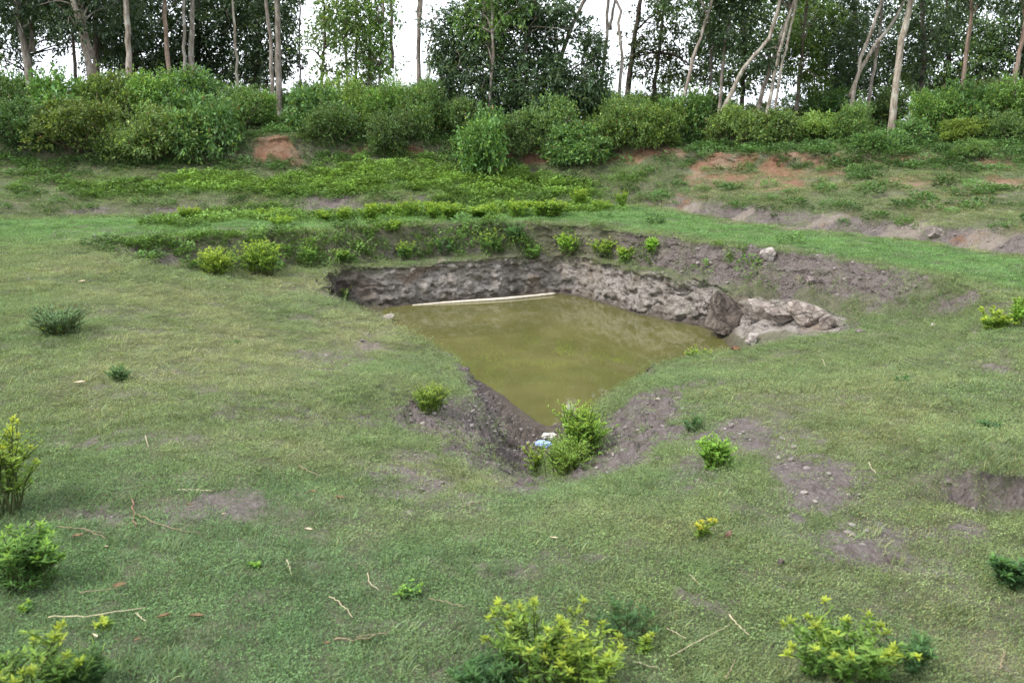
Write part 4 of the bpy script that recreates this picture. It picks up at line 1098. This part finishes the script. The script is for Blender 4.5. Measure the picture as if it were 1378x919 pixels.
G1, G2, G3, G4, G5 = (1.0, 1.05, .95), (1.15, 1.25, 1.0), (.8, .92, .95), (.85, .85, .9), (1.3, 1.4, 1.1)
for a in [
    # px, top, width, Y, variant, label, tint
    (12, 96, 150, 23.4, 0, 'large dark shrub at the corner below the pair of leaning trunks', G1),
    (95, 100, 150, 23.2, 1, 'rounded shrub below the thick leaning trunk', G2),
    (160, 106, 120, 23.5, 2, 'shrub below the pale straight trunk', G1),
    (215, 104, 130, 23.2, 3, 'bushy shrub below the reddish trunk', G2),
    (275, 108, 140, 23.3, 4, 'wide shrub below the twin pale trunks', G1),
    (318, 122, 100, 23.0, 5, 'shrub at the edge of the red earth scar', G3),
    (20, 140, 130, 22.6, 6, 'low front shrub spilling over the dark hollow', G3),
    (110, 142, 140, 22.6, 2, 'olive tinged front shrub with dead twigs in it', (1.0, .98, .88)),
    (200, 146, 150, 22.5, 0, 'brownish front shrub below the bushy one', (.98, .92, .85)),
    (285, 150, 120, 22.5, 1, 'front shrub beside the red earth scar', G1),
    (355, 128, 90, 23.4, 3, 'small shrub right above the red earth scar', G2),
    (425, 128, 110, 23.2, 4, 'shrub between the red earth scar and the airy light trees', G1),
    (470, 118, 100, 23.8, 5, 'shrub under the airy light green trees', G2),
    (525, 112, 110, 23.6, 6, 'shrub with a fallen branch below it', G2),
    (575, 118, 100, 23.2, 0, 'shrub left of the dense dark tree', G1),
    (450, 150, 90, 22.8, 2, 'low dark shrub above the narrow red scarp', G3),
    (520, 158, 110, 22.7, 3, 'low front shrub hanging over the narrow red scarp', G4),
    (655, 150, 128, 22.4, 1, 'light green shrub bulging forward below the dense dark tree', G5),
    (700, 160, 90, 22.3, 6, 'dark shrub between the two bulging ones', G4),
    (768, 170, 104, 22.0, 4, 'shrub growing lowest down the bank with bare twigs at its foot', (1.1, 1.15, .95)),
    (735, 140, 110, 23.0, 5, 'dark undergrowth shrub right under the dense dark tree', G3),
    (620, 138, 90, 23.3, 2, 'dark shrub behind the bulging light green one', G3),
    (825, 145, 110, 22.4, 0, 'spreading shrub over the shadowed red hollow', (1.05, 1.05, .85)),
    (885, 142, 110, 22.2, 3, 'olive shrub with feathery outline beside the shadowed hollow', (1.2, 1.15, .9)),
    (925, 132, 110, 22.8, 1, 'tall olive shrub below the first leaning pale stem', (1.1, 1.15, .9)),
    (840, 128, 90, 23.6, 6, 'shrub below the wavy pale stem', G1),
    (985, 152, 90, 22.6, 2, 'low shrub beside the foot of the curved trunk', G1),
    (1040, 158, 100, 22.3, 4, 'low brownish shrub below the group of leaning stems', (1.1, .98, .85)),
    (1100, 150, 100, 22.3, 5, 'low shrub between the leaning stems and the forked trunk', G2),
    (1150, 148, 90, 21.8, 0, 'low shrub at the foot of the forked trunk', G1),
    (1245, 128, 110, 22.2, 3, 'shrub beside the thick pale trunk', G2),
    (1300, 112, 120, 22.4, 1, 'tall green shrub below the reddish leaning trunk', G2),
    (1365, 108, 120, 21.8, 6, 'tall green shrub at the picture edge', G5),
    (1300, 160, 90, 20.8, 2, 'yellowish open shrub in front of the tall green ones', (1.35, 1.35, .9)),
    (1230, 168, 80, 20.8, 4, 'low twiggy shrub right of the thick trunk foot', G1),
    (1355, 158, 100, 20.6, 5, 'low dark front shrub near the picture edge', G3),
    (1175, 190, 70, 20.3, 1, 'knee-high shrub on the rim of the red cutting', G2),
    (1303, 200, 50, 19.5, 0, 'small dark bush on the rim of the cutting', G1),
]: shrub(*a)
for k, (px, top, wd, Y) in enumerate([(-70, 100, 150, 24), (50, 108, 150, 26), (150, 114, 150, 27), (250, 116, 150, 27), (340, 118, 140, 26.5), (420, 122, 130, 27), (500, 118, 130, 27), (600, 112, 130, 26), (700, 120, 140, 26), (790, 132, 120, 26.5), (870, 136, 130, 27),
                                      (960, 136, 130, 27), (1040, 140, 130, 26), (1110, 136, 130, 26), (1180, 132, 130, 25.5), (1260, 128, 130, 25.5), (1340, 112, 130, 25), (1450, 110, 160, 22)]):
    shrub(px, top, wd, Y, k % 7, 'dark undergrowth shrub in the shaded back row among the trunks', G3 if k % 2 else G4, group='undergrowth among the trees')

# ------------------------------------------------------------------ trees
def crown_mesh(blob, rng, seed, leaf, dens, base, var=.35, droop=.35, wratio=.42):
    P, D = [], []
    for (c, r) in blob:
        r = np.asarray(r)
        area = math.pi * (r[0] * r[2]) * 4
        ns = int(dens * 2.05 * area)
        d = norm(rng.normal(0, 1, (ns, 3)))
        rad = rng.uniform(.05, 1, ns) ** .5
        p = c + d * rad[:, None] * r * (1 + .3 * fbm(d[:, 0] * 2 + c[0], d[:, 1] * 2, d[:, 2] * 2, o=3, seed=seed))[:, None]
        cl = fbm(p[:, 0] * 1.9, p[:, 1] * 1.9, p[:, 2] * 1.9, o=3, seed=seed + 1)
        p = p[cl > -.20]                         # gaps through the crown
        ns = len(p)
        out = norm(p - c) + np.array([0, 0, .1])
        for q in range(7):
            a = rng.normal(0, .7, p.shape)
            P.append(p + norm(out) * (q * leaf * .22) + rng.normal(0, leaf * .35, p.shape))
            D.append(out * .5 + a + np.array([0, 0, -droop]))
    P = np.concatenate(P); D = np.concatenate(D); n = len(P)
    L = leaf * rng.uniform(.6, 1.25, n); W = L * wratio * rng.uniform(.8, 1.2, n)
    V, F = leaves4(P, D, L, W, rng)
    cl = fbm(P[:, 0] * 1.6, P[:, 1] * 1.6, P[:, 2] * 1.6, o=3, seed=seed + 5)
    v = (rng.uniform(.7, 1.35, n) * (1 + var * cl))[:, None]
    c = np.array(base)[None] * v
    c = np.where((rng.random(n) < .07)[:, None], c * np.array([1.8, 1.45, .9]), c)
    mb = MB(); mb.add(V, F, np.repeat(np.concatenate([c, np.ones((n, 1))], 1), 4, 0))
    return mb.mesh('crown', M_LEAF)

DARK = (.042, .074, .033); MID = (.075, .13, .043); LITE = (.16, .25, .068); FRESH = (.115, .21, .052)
TREE_SEED = [500]
def tree(stems, Y, wpx, label, crown=None, leaf=.13, dens=14, base=DARK, tint=(1, 1, 1), group='trees along the bank top', name='tree', up=3.4, twigs=True, crown_depth=1.0):
    """stems: list of pixel paths (bottom to top); crown: list of (px,py,rx_px,ry_px)"""
    TREE_SEED[0] += 1
    Y = Y * YS
    seed = TREE_SEED[0]; rng = np.random.default_rng(seed)
    m = mpp(Y, 689, 60)
    bx = at_y(*stems[0][0], Y)[0]
    root = np.array([bx, Y, hz(bx, Y)])
    tk = MB(); tops = []
    for si, path in enumerate(stems):
        pts = [at_y(px, py, Y) + np.array([0, .25 * si, 0]) for px, py in path]
        if si == 0 or pts[0][2] < root[2] + .8:
            dirn = pts[0] - pts[1]; dirn = dirn / max(abs(dirn[2]), .05)
            g = pts[0][2] - hz(pts[0][0], pts[0][1]) + .25
            if g > .05:
                pts = [pts[0] + np.array([dirn[0] * g * .45, 0, -g])] + pts
        # carry on above the frame
        d = norm(pts[-1] - pts[-2])
        d = norm(d + np.array([0, 0, .8]))
        top = pts[-1] + d * up * rng.uniform(.85, 1.15) + np.array([rng.normal(0, .2), rng.normal(0, .3), 0])
        pp = smooth_path(pts + [(pts[-1] + top) / 2 + rng.normal(0, .08, 3), top], 26)
        pp[1:-1, :2] += rng.normal(0, .012, (24, 2))
        w_ = wpx if np.isscalar(wpx) else wpx[si]
        r0 = w_ * m / 2
        add_tube(tk, pp - root, np.concatenate([[r0 * 1.5, r0 * 1.22], np.linspace(r0 * 1.08, r0 * .45, 24)]), 9, wob=.25, seed=seed)
        tops.append(pp)
    if crown is None:
        t = tops[0][-1]
        # default crown begins above the frame
        bl = [(t + np.array([rng.normal(0, .6), rng.normal(0, .6), -.3 + rng.normal(0, .4)]), np.array([1.5, 1.4, 1.1])) for _ in range(3)]
    else:
        bl = []
        for (px, py, rx, ry) in crown:
            c = at_y(px, py, Y) + np.array([0, rng.uniform(-.5, .7) * crown_depth, 0])
            bl.append((c, np.array([rx * m, max(rx * m * .8, .5) * crown_depth, ry * m])))
    # limbs reach each clump of leaves
    for (c, r) in bl:
        pp = tops[rng.integers(len(tops))]
        zt = c[2] - r[2] * .9
        k = int(np.clip(np.argmin(np.abs(pp[:, 2] - zt)), 6, 24))
        for q in range(2):
            e = c + rng.normal(0, .45, 3) * r
            mid = (pp[k] + e) / 2 + np.array([0, 0, .15])
            add_tube(tk, smooth_path([pp[k], mid, e], 9) - root, np.linspace(.032, .008, 9), 5)
            for _ in range(1):
                e2 = e + rng.normal(0, .5, 3) * r
                add_tube(tk, smooth_path([mid * .4 + e * .6, (mid + e2) / 2 + rng.normal(0, .05, 3), e2], 6) - root, np.linspace(.014, .004, 6), 4)
    e = empty(name, root, label, 'tree', group)
    t = link('trunk', tk.mesh('trunk', M_BARK, True), e); t.color = (*tint, 1)
    cr = crown_mesh([(c - root, r) for c, r in bl], rng, seed, leaf, dens, base)
    link('crown', cr, e)
    return e

T_ = tree
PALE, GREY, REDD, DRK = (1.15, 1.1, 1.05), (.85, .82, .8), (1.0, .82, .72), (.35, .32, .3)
T_([[(36, 82), (29, 40), (23, 0)], [(38, 70), (35, 30), (31, 0)]], 25.5, (10, 6), 'pair of grey stems leaning together at the corner', [(10, -20, 60, 45), (60, 5, 50, 40), (25, 30, 40, 22)], tint=GREY)
T_([[(101, 97), (99, 60), (97, 10)]], 27, 5, 'thin dark stem just left of the thick leaning trunk', [(85, -40, 50, 40)], tint=DRK)
T_([[(122, 104), (113, 55), (98, 0)], [(117, 80), (108, 40), (103, 0)]], 25, (10, 7), 'thick pale trunk leaning back to the corner with a thinner twin', [(70, 5, 45, 38), (120, -10, 55, 50), (95, 35, 28, 20)], tint=(1, .95, .9))
T_([[(131, 98), (129, 50), (128, 0)]], 27.5, 9, 'dark trunk in the shade behind the thick leaning trunk', [(150, 20, 55, 45), (140, 60, 30, 25)], tint=DRK)
T_([[(174, 112), (172, 50), (169, 0)]], 24.6, 8, 'single straight pale trunk in front of dark foliage', [(180, -60, 60, 40)], tint=PALE)
T_([[(227, 95), (223, 45), (221, 0)]], 25, 6.5, 'straight reddish grey trunk between the pale ones', [(215, -50, 50, 45)], tint=REDD)
T_([[(249, 95), (248, 40), (247, 0)], [(253, 112), (254, 50), (255, 0)]], 24.8, (5, 7), 'twin pale trunks standing close together', [(250, -60, 60, 40)], tint=(1, 1, .98))
T_([[(318, 98), (316, 50), (312, 0)]], 25.3, 3.6, 'thinnest white stem against the dark foliage', [(318, -40, 40, 32)], tint=(1.35, 1.3, 1.2))
T_([[(366, 118), (364, 60), (359, 0)], [(372, 130), (371, 60), (370, 0)]], 24.2, (5, 8), 'double grey trunk beside the first gap of sky', [(372, -60, 50, 40)], tint=GREY)
T_([[(404, 100), (403, 50), (404, 0)]], 29, 2.4, 'hair-thin dark sapling in the first gap of sky', [(404, -40, 22, 22)], tint=DRK, dens=10)
T_([[(432, 112), (434, 80), (438, 52)]], 26, 4, 'small dark-stemmed tree with airy light leaves at the sky gap', [(440, 40, 34, 26), (425, 65, 22, 16), (455, 15, 30, 24), (450, 95, 26, 14)], base=LITE, dens=13, tint=DRK, up=1.2)
T_([[(467, 110), (466, 50), (468, 0)], [(477, 108), (478, 50), (476, 0)]], 25.8, (4, 3), 'light green airy tree on two slim stems', [(465, 20, 42, 32), (480, 60, 34, 26), (450, 85, 22, 16), (470, -30, 45, 30), (485, 96, 34, 16), (455, 45, 30, 22)], base=LITE, dens=14, tint=(.8, .85, .75))
T_([[(497, 110), (498, 50), (496, 0)]], 26.4, 5, 'slim dark stem amid the airy light leaves', [(498, 70, 26, 24), (500, 20, 30, 26), (505, -30, 40, 30), (505, 98, 26, 14)], base=FRESH, dens=14, tint=(.5, .5, .45))
T_([[(512, 112), (514, 60), (516, 0)], [(526, 92), (525, 50), (525, 0)]], 25.6, (4, 4.5), 'two slim grey stems at the edge of the big sky gap', [(515, 25, 24, 26), (520, 80, 26, 18), (520, -35, 40, 30), (510, 52, 22, 20)], base=FRESH, dens=13, tint=GREY)
T_([[(563, 98), (564, 50), (567, 0)], [(561, 80), (562, 40), (562, 0)]], 25.2, (6, 3.5), 'lone trunk in the big gap of sky', [(568, -60, 50, 34)], tint=(.9, .85, .82))
T_([[(578, 108), (577, 85), (576, 60)]], 24.4, 3, 'short pale dead-looking stem left of the dense dark tree', [(582, 30, 16, 16)], tint=PALE, dens=8, up=.6)
T_([[(660, 150), (662, 100), (655, 40)], [(690, 150), (700, 90), (715, 40)], [(745, 150), (752, 90), (765, 50)]], 24.2, (8, 7, 7), 'dense dark spreading tree filling the middle of the bank',
   [(615, 45, 40, 42), (650, 90, 52, 40), (610, 95, 34, 30), (700, 50, 50, 45), (760, 60, 52, 44), (715, 110, 60, 36), (770, 115, 42, 36), (690, 15, 50, 30), (775, 30, 34, 26), (640, 10, 40, 30), (620, 130, 34, 22), (665, 140, 50, 26), (745, 140, 56, 26), (790, 90, 30, 40), (600, 70, 26, 34), (730, 5, 60, 30), (800, 130, 26, 22)], leaf=.12, dens=24, base=(.066, .112, .052), tint=GREY)
T_([[(660, 120), (664, 70), (662, 20)]], 23.6, 4, 'bright green young tree rising in front of the dense dark one', [(660, 55, 32, 28), (640, 25, 30, 26), (685, 15, 30, 24), (665, -20, 36, 26)], leaf=.13, base=FRESH, dens=14, tint=GREY)
T_([[(810, 118), (815, 60), (819, 0)], [(822, 40), (826, 15), (829, 0)]], 25, (5, 3.5), 'thin pale stem at the edge of the dense dark tree', [(820, -55, 40, 30)], tint=GREY)
T_([[(834, 128), (836, 70), (832, 35), (835, 12), (829, 0)]], 24.6, 4.5, 'wavy pale stem alone against the sky', [(850, -60, 40, 30)], tint=(1.05, 1, .98))
T_([[(845, 125), (848, 95), (850, 80)], [(882, 130), (886, 90), (890, 60)]], 27, (8, 5), 'dark layered tree with level boughs beside the wavy stem', [(860, 55, 34, 14), (895, 75, 46, 15), (880, 100, 44, 13), (925, 55, 50, 26), (900, 20, 46, 26), (935, 100, 40, 15), (850, 88, 24, 10)], base=(.045, .07, .022), tint=DRK, dens=12)
T_([[(919, 136), (935, 75), (959, 0)]], 24.4, 5, 'first leaning pale stem beyond the olive shrub', [(975, -40, 60, 40), (925, -10, 45, 36)], base=MID, tint=PALE)
T_([[(957, 142), (956, 100), (955, 60)]], 26, 4, 'short dim stem behind the curved trunk', [(955, 20, 40, 32), (960, 60, 30, 18)], base=DARK, tint=(.6, .57, .55), up=2.0)
T_([[(969, 140), (974, 75), (987, 0)]], 25, 4.5, 'slender pale stem crossing behind the curved trunk', [(990, -30, 50, 40), (975, 40, 40, 28)], base=DARK, tint=PALE)
T_([[(961, 174), (982, 129), (1002, 90), (1034, 52), (1048, 7)]], 23.4, 6, 'curved pale trunk bending low over the bank', [(1060, -50, 50, 40)], base=MID, tint=(1.1, 1.08, 1))
T_([[(1023, 136), (1040, 80), (1069, 0)]], 24.4, 5.5, 'greyest of the leaning stems beyond the curved trunk', [(1035, -20, 50, 40), (1015, 70, 34, 24)], base=DARK, tint=GREY)
T_([[(1034, 145), (1045, 90), (1066, 15), (1072, 0)]], 24.0, 5, 'whitest of the leaning stems beyond the curved trunk', [(1085, -40, 50, 36)], base=MID, tint=(1.3, 1.28, 1.22))
T_([[(1043, 152), (1052, 90), (1066, 30), (1073, 0)]], 23.8, 3.4, 'thinnest of the leaning stems beyond the curved trunk', [(1080, -55, 40, 30)], base=MID, tint=(1.25, 1.2, 1.15))
T_([[(1072, 146), (1078, 80), (1086, 0)]], 25.4, 5, 'dim stem with bright green leaves beside the leaning group', [(1085, 80, 34, 26), (1070, 60, 24, 18), (1095, 110, 26, 16), (1100, 30, 44, 32)], base=(.085, .15, .03), tint=(.6, .58, .5))
T_([[(1110, 140), (1112, 80), (1108, 20)]], 27, 4, 'shaded stem between the leaning group and the forked trunk', [(1115, 30, 50, 40), (1130, 70, 50, 40), (1110, 105, 36, 20)], base=DARK, tint=DRK)
T_([[(1145, 148), (1160, 80), (1187, 0)], [(1149, 132), (1162, 95), (1184, 60), (1206, 31)]], 23.6, (5.5, 5), 'forked pale trunk with a bowed side limb', [(1195, -50, 60, 40)], base=MID, tint=PALE)
T_([[(1172, 118), (1182, 60), (1187, 0)]], 24.6, 4.5, 'grey stem standing just behind the forked trunk', [(1180, -30, 50, 36), (1165, 60, 40, 30)], base=DARK, tint=GREY)
T_([[(1199, 178), (1206, 110), (1213, 60), (1226, 0)]], 21.6, 9.5, 'thickest pale trunk rooted at the rim of the bank', [(1235, -50, 70, 45)], base=MID, tint=(1.2, 1.14, 1.05))
T_([[(1240, 120), (1243, 60), (1240, 0)]], 26.5, 7, 'dark trunk in the shade behind the thickest one', [(1240, 20, 60, 50), (1225, 80, 44, 34)], base=DARK, tint=DRK)
T_([[(1293, 144), (1298, 90), (1306, 28)]], 24, 6, 'reddish leaning trunk above the tall green shrubs', [(1310, -20, 60, 50)], base=DARK, tint=REDD)
T_([[(1365, 108), (1371, 70), (1379, 35)]], 23, 7, 'reddish trunk cut by the picture edge', [(1390, -20, 60, 45)], base=DARK, tint=REDD)
# shaded broad trees closing the background
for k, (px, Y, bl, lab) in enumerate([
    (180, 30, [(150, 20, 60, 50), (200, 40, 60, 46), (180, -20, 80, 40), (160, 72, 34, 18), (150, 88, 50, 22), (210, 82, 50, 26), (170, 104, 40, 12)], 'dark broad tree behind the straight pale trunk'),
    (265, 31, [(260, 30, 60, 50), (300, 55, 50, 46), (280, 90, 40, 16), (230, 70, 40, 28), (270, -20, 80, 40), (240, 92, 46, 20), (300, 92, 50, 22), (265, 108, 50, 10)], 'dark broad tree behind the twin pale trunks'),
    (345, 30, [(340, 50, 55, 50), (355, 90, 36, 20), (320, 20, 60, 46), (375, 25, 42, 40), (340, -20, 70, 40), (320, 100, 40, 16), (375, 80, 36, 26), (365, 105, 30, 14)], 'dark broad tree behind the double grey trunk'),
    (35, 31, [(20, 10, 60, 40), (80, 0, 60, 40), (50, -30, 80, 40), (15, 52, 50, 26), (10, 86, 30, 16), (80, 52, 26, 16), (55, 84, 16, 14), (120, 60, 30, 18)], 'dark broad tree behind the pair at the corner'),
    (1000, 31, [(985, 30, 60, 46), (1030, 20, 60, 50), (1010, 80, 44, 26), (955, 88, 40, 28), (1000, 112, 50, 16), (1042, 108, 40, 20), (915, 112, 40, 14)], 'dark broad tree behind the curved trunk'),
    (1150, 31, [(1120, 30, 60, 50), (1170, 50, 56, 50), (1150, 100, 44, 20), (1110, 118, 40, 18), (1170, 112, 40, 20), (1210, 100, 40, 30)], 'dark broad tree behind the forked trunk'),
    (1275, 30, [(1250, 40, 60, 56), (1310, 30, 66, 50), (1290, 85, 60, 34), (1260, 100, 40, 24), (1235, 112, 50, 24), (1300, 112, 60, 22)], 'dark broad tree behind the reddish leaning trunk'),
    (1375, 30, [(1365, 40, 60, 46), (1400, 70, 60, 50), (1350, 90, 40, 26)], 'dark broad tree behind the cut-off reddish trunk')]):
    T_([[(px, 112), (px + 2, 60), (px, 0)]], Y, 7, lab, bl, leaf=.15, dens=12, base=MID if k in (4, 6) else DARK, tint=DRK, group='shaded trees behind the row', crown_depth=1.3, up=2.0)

# ------------------------------------------------------------------ pole, litter, twigs
def ground_path(pts, lift):
    out = []
    for px, py in pts:
        c = gp(px, py); out.append(c + np.array([0, 0, lift]))
    return out

def stick(pts, rmm, label, mat=M_STICK, name='twig', cat='twig', fork=None, lift=.022, n=14):
    P = smooth_path(ground_path(pts, lift), n)
    P[1:-1] += np.random.default_rng(len(label)).normal(0, rmm * .0007, (n - 2, 3))
    P[:, 2] = np.maximum(P[:, 2], height(P[:, 0], P[:, 1]) + rmm * .001 + .006)
    o = P.mean(0); mb = MB()
    add_tube(mb, P - o, np.linspace(rmm, rmm * .5, n) * .00075, 7, wob=.3, seed=len(label))
    if fork:
        Q = smooth_path(ground_path(fork, lift + .01), 8)
        add_tube(mb, Q - o, np.linspace(rmm * .7, rmm * .4, 8) * .00075, 6)
    e = link(name, mb.mesh(name, mat, True), label=label, cat=cat); e.location = o
    return e

stick([(178, 676), (180, 690), (181, 713)], 8, 'short reddish stick lying end-on beside a long brown twig', M_REDSTICK, 'stick', 'stick')
stick([(183, 695), (205, 706), (235, 716), (270, 722)], 4.5, 'long curved brown twig beside the short reddish stick', M_STICK)
stick([(78, 713), (112, 717), (145, 730)], 4.5, 'greyish twig near the bright bushy weed', M_STICK, fork=[(112, 717), (128, 722), (143, 723)])
stick([(66, 836), (130, 833), (197, 822)], 5, 'long pale twig by the corner weeds', M_STRAW)
stick([(183, 830), (197, 842)], 4, 'short pale twig just below the long pale one', M_STRAW)
stick([(450, 866), (490, 864), (526, 855)], 6, 'forked grey stick on the lower turf', M_STICK, 'stick', 'stick', fork=[(480, 865), (505, 861), (522, 860)])
stick([(900, 889), (945, 866), (982, 845)], 3.5, 'long straight straw stalk near the bottom weeds', M_STRAW, 'straw_stalk', 'straw')
stick([(981, 832), (993, 846), (1008, 860)], 5, 'stout pale stick touching the long straw stalk', M_STRAW, 'stick', 'stick')
stick([(977, 919), (983, 905), (990, 893)], 5, 'grey stick running out of the bottom edge', M_STICK, 'stick', 'stick')
stick([(896, 850), (922, 863)], 4, 'short pale straw above the long straw stalk', M_STRAW, 'straw_stalk', 'straw')
stick([(495, 776), (500, 791), (510, 799)], 4, 'small hooked straw on the lower turf', M_STRAW, 'straw_stalk', 'straw')
stick([(443, 808), (460, 818), (475, 836)], 4, 'bent straw above the forked grey stick', M_STRAW, 'straw_stalk', 'straw')
stick([(575, 810), (600, 815), (625, 822)], 3.5, 'thin brown twig pointing at the large spreading weed', M_STICK)
stick([(403, 630), (416, 638), (432, 645)], 5, 'dark little twig above the rusty dead leaf', M_STICK)
stick([(240, 663), (262, 663), (286, 665)], 4, 'straight pale straw below the middle turf', M_STRAW, 'straw_stalk', 'straw')
stick([(386, 758), (393, 779)], 4, 'short upright-lying pale straw on the lower turf', M_STRAW, 'straw_stalk', 'straw')
stick([(928, 778), (942, 791)], 4, 'stubby pale straw below the small yellow weed', M_STRAW, 'straw_stalk', 'straw')
stick([(1148, 527), (1175, 524), (1205, 517)], 5, 'long pale straw on the mound', M_STRAW, 'straw_stalk', 'straw')
stick([(1106, 485), (1110, 493), (1116, 501)], 6, 'small white twig on the mound facing the pond', M_STRAW)
stick([(622, 686), (655, 678), (692, 670)], 7, 'dark dead twig below the gully', M_STICK)
stick([(853, 896), (885, 904)], 4, 'short straw near the yellow sprig', M_STRAW, 'straw_stalk', 'straw')
stick([(1169, 626), (1172, 633), (1178, 641)], 6, 'short white twig in the reddish soil', M_STRAW)
stick([(196, 590), (200, 606)], 4, 'tiny pale straw on the upper turf', M_STRAW, 'straw_stalk', 'straw')
stick([(108, 802), (128, 800), (158, 797)], 4, 'dark twig under the curled rusty leaf', M_STICK)
stick([(1345, 905), (1352, 880)], 6, 'grey stick on the dry corner of the bank', M_STICK, 'stick', 'stick')

def dead_leaf(px, py, wpx, label, mat=M_DEADLEAF, seed=0, asp=.45, rot=None):
    rng = np.random.default_rng(seed + 900)
    c = gp(px, py); m = mpp(c[1], px, py); L = wpx * m * .8
    nu, nv = 9, 5
    V = []
    for i in range(nu):
        u = i / (nu - 1)
        wv = math.sin(math.pi * min(max(u * .94 + .03, 0), 1)) ** .8 * asp * L * .5
        for j in range(nv):
            s = (j / (nv - 1) - .5) * 2
            V.append(((u - .5) * L, s * wv, .014 + abs(s) ** 1.6 * wv * .55 + .12 * L * (u - .5) ** 2 * 2 + rng.normal(0, .0012)))
    V = np.array(V); n = len(V)
    V = np.concatenate([V, V - np.array([0, 0, .0012])])
    Q = []
    for i in range(nu - 1):
        for j in range(nv - 1):
            a = i * nv + j
            Q += [(a, a + nv, a + nv + 1, a + 1), (n + a + 1, n + a + nv + 1, n + a + nv, n + a)]
    me = raw_mesh('dead_leaf', V, np.array(Q), mat, True)
    o = link('dead_leaf', me, label=label, cat='dead leaf')
    o.location = c + np.array([0, 0, .014]); o.rotation_euler = (rng.uniform(-.2, .2), rng.uniform(-.2, .2), rng.uniform(-.5, .5) if rot is None else rot)
    return o
for i, a in enumerate([
    (105, 727, 20, 'rust coloured leaf beside the greyish twig'), (162, 794, 24, 'curled rusty leaf on a dark twig'), (421, 667, 15, 'rusty dead leaf below the dark little twig'),
    (457, 675, 18, 'flat brown leaf right of the rusty one'), (255, 685, 13, 'tan leaf above the long curved twig'), (221, 836, 24, 'ragged pinkish leaf near the long pale twig'),
    (186, 868, 14, 'small dark red leaf below the long pale twig'), (745, 730, 15, 'bleached square leaf alone in the middle turf', M_PALELEAF), (415, 718, 14, 'tan leaf on the lower middle turf', M_PALELEAF),
    (60, 779, 15, 'pale leaf under the bushy bright green weed', M_PALELEAF), (265, 836, 24, 'faded grey-brown leaf beside the ragged pinkish one'), (128, 862, 12, 'tan leaf near the tiny yellow-green seedling', M_PALELEAF),
    (302, 697, 7, 'tiny white petal above the long curved twig', M_PALELEAF), (143, 741, 7, 'tiny white petal below the greyish twig', M_PALELEAF), (110, 382, 14, 'pale leaf on the high turf above the bluish tuft', M_PALELEAF), (108, 519, 18, 'pale curled leaf below the bluish tuft', M_PALELEAF),
    (440, 872, 12, 'brown leaf below the forked grey stick'), (1180, 905, 10, 'small tan leaf under the wide leafy weed', M_PALELEAF)]):
    dead_leaf(*a[:4], *(a[4:]), seed=i) if len(a) > 4 else dead_leaf(*a, seed=i)

def build_pole():
    a, b = at_z(556, 409, WZ), at_z(747, 396, WZ)
    pts = [a + np.array([0, -.12, .0]), at_z(610, 406, WZ) + np.array([0, -.10, .012]), at_z(680, 402, WZ) + np.array([0, -.08, .018]), b + np.array([0, -.05, .022])]
    P = smooth_path(pts, 40); o = P.mean(0)
    r = np.interp(np.linspace(0, 1, 40), [0, .3, .7, 1], [.011, .024, .027, .022]); r[8::9] *= 1.18
    mb = MB(); add_tube(mb, P - o, r, 10)
    e = link('bamboo_pole', mb.mesh('bamboo_pole', M_POLE, True), label='long bleached pole floating along the foot of the rock wall', cat='pole'); e.location = o
    P = smooth_path([at_z(543, 409, WZ) + np.array([0, -.05, .02]), at_z(560, 407, WZ) + np.array([0, -.02, .03])], 8); o = P.mean(0)
    mb = MB(); add_tube(mb, P - o, .016, 7)
    e = link('stick', mb.mesh('stick', M_POLE, True), label='short pale stick at the thin end of the floating pole', cat='stick'); e.location = o
build_pole()

def crumple(px, py, wpx, hpx, name, label, mat, seed, cat):
    c = gp(px, py); m = mpp(c[1], px, py)
    V, F = ICO4; V = V.copy()
    q = fbm(V[:, 0] * 2.2 + seed, V[:, 1] * 2.2, V[:, 2] * 2.2, o=3, seed=seed)
    rdg = np.abs(fbm(V[:, 0] * 3.5, V[:, 1] * 3.5, V[:, 2] * 3.5, o=3, seed=seed + 2))
    V = V * (.8 + .5 * q - .7 * rdg + .25)[:, None] * np.array([wpx * m / 2, wpx * m * .38, hpx * m * .5])
    o = link(name, raw_mesh(name, V, F, mat, True), label=label, cat=cat)
    o.location = (c[0], c[1], hz(c[0], c[1]) + hpx * m * .32)
    return o
crumple(731, 600, 20, 8, 'plastic_wrapper', 'crumpled blue and white plastic wrapper at the gully mouth', M_BLUE, 4, 'litter')
crumple(738, 589, 20, 8, 'plastic_bag', 'dirty grey crumpled bag between the water and the blue wrapper', M_GREYBAG, 9, 'litter')
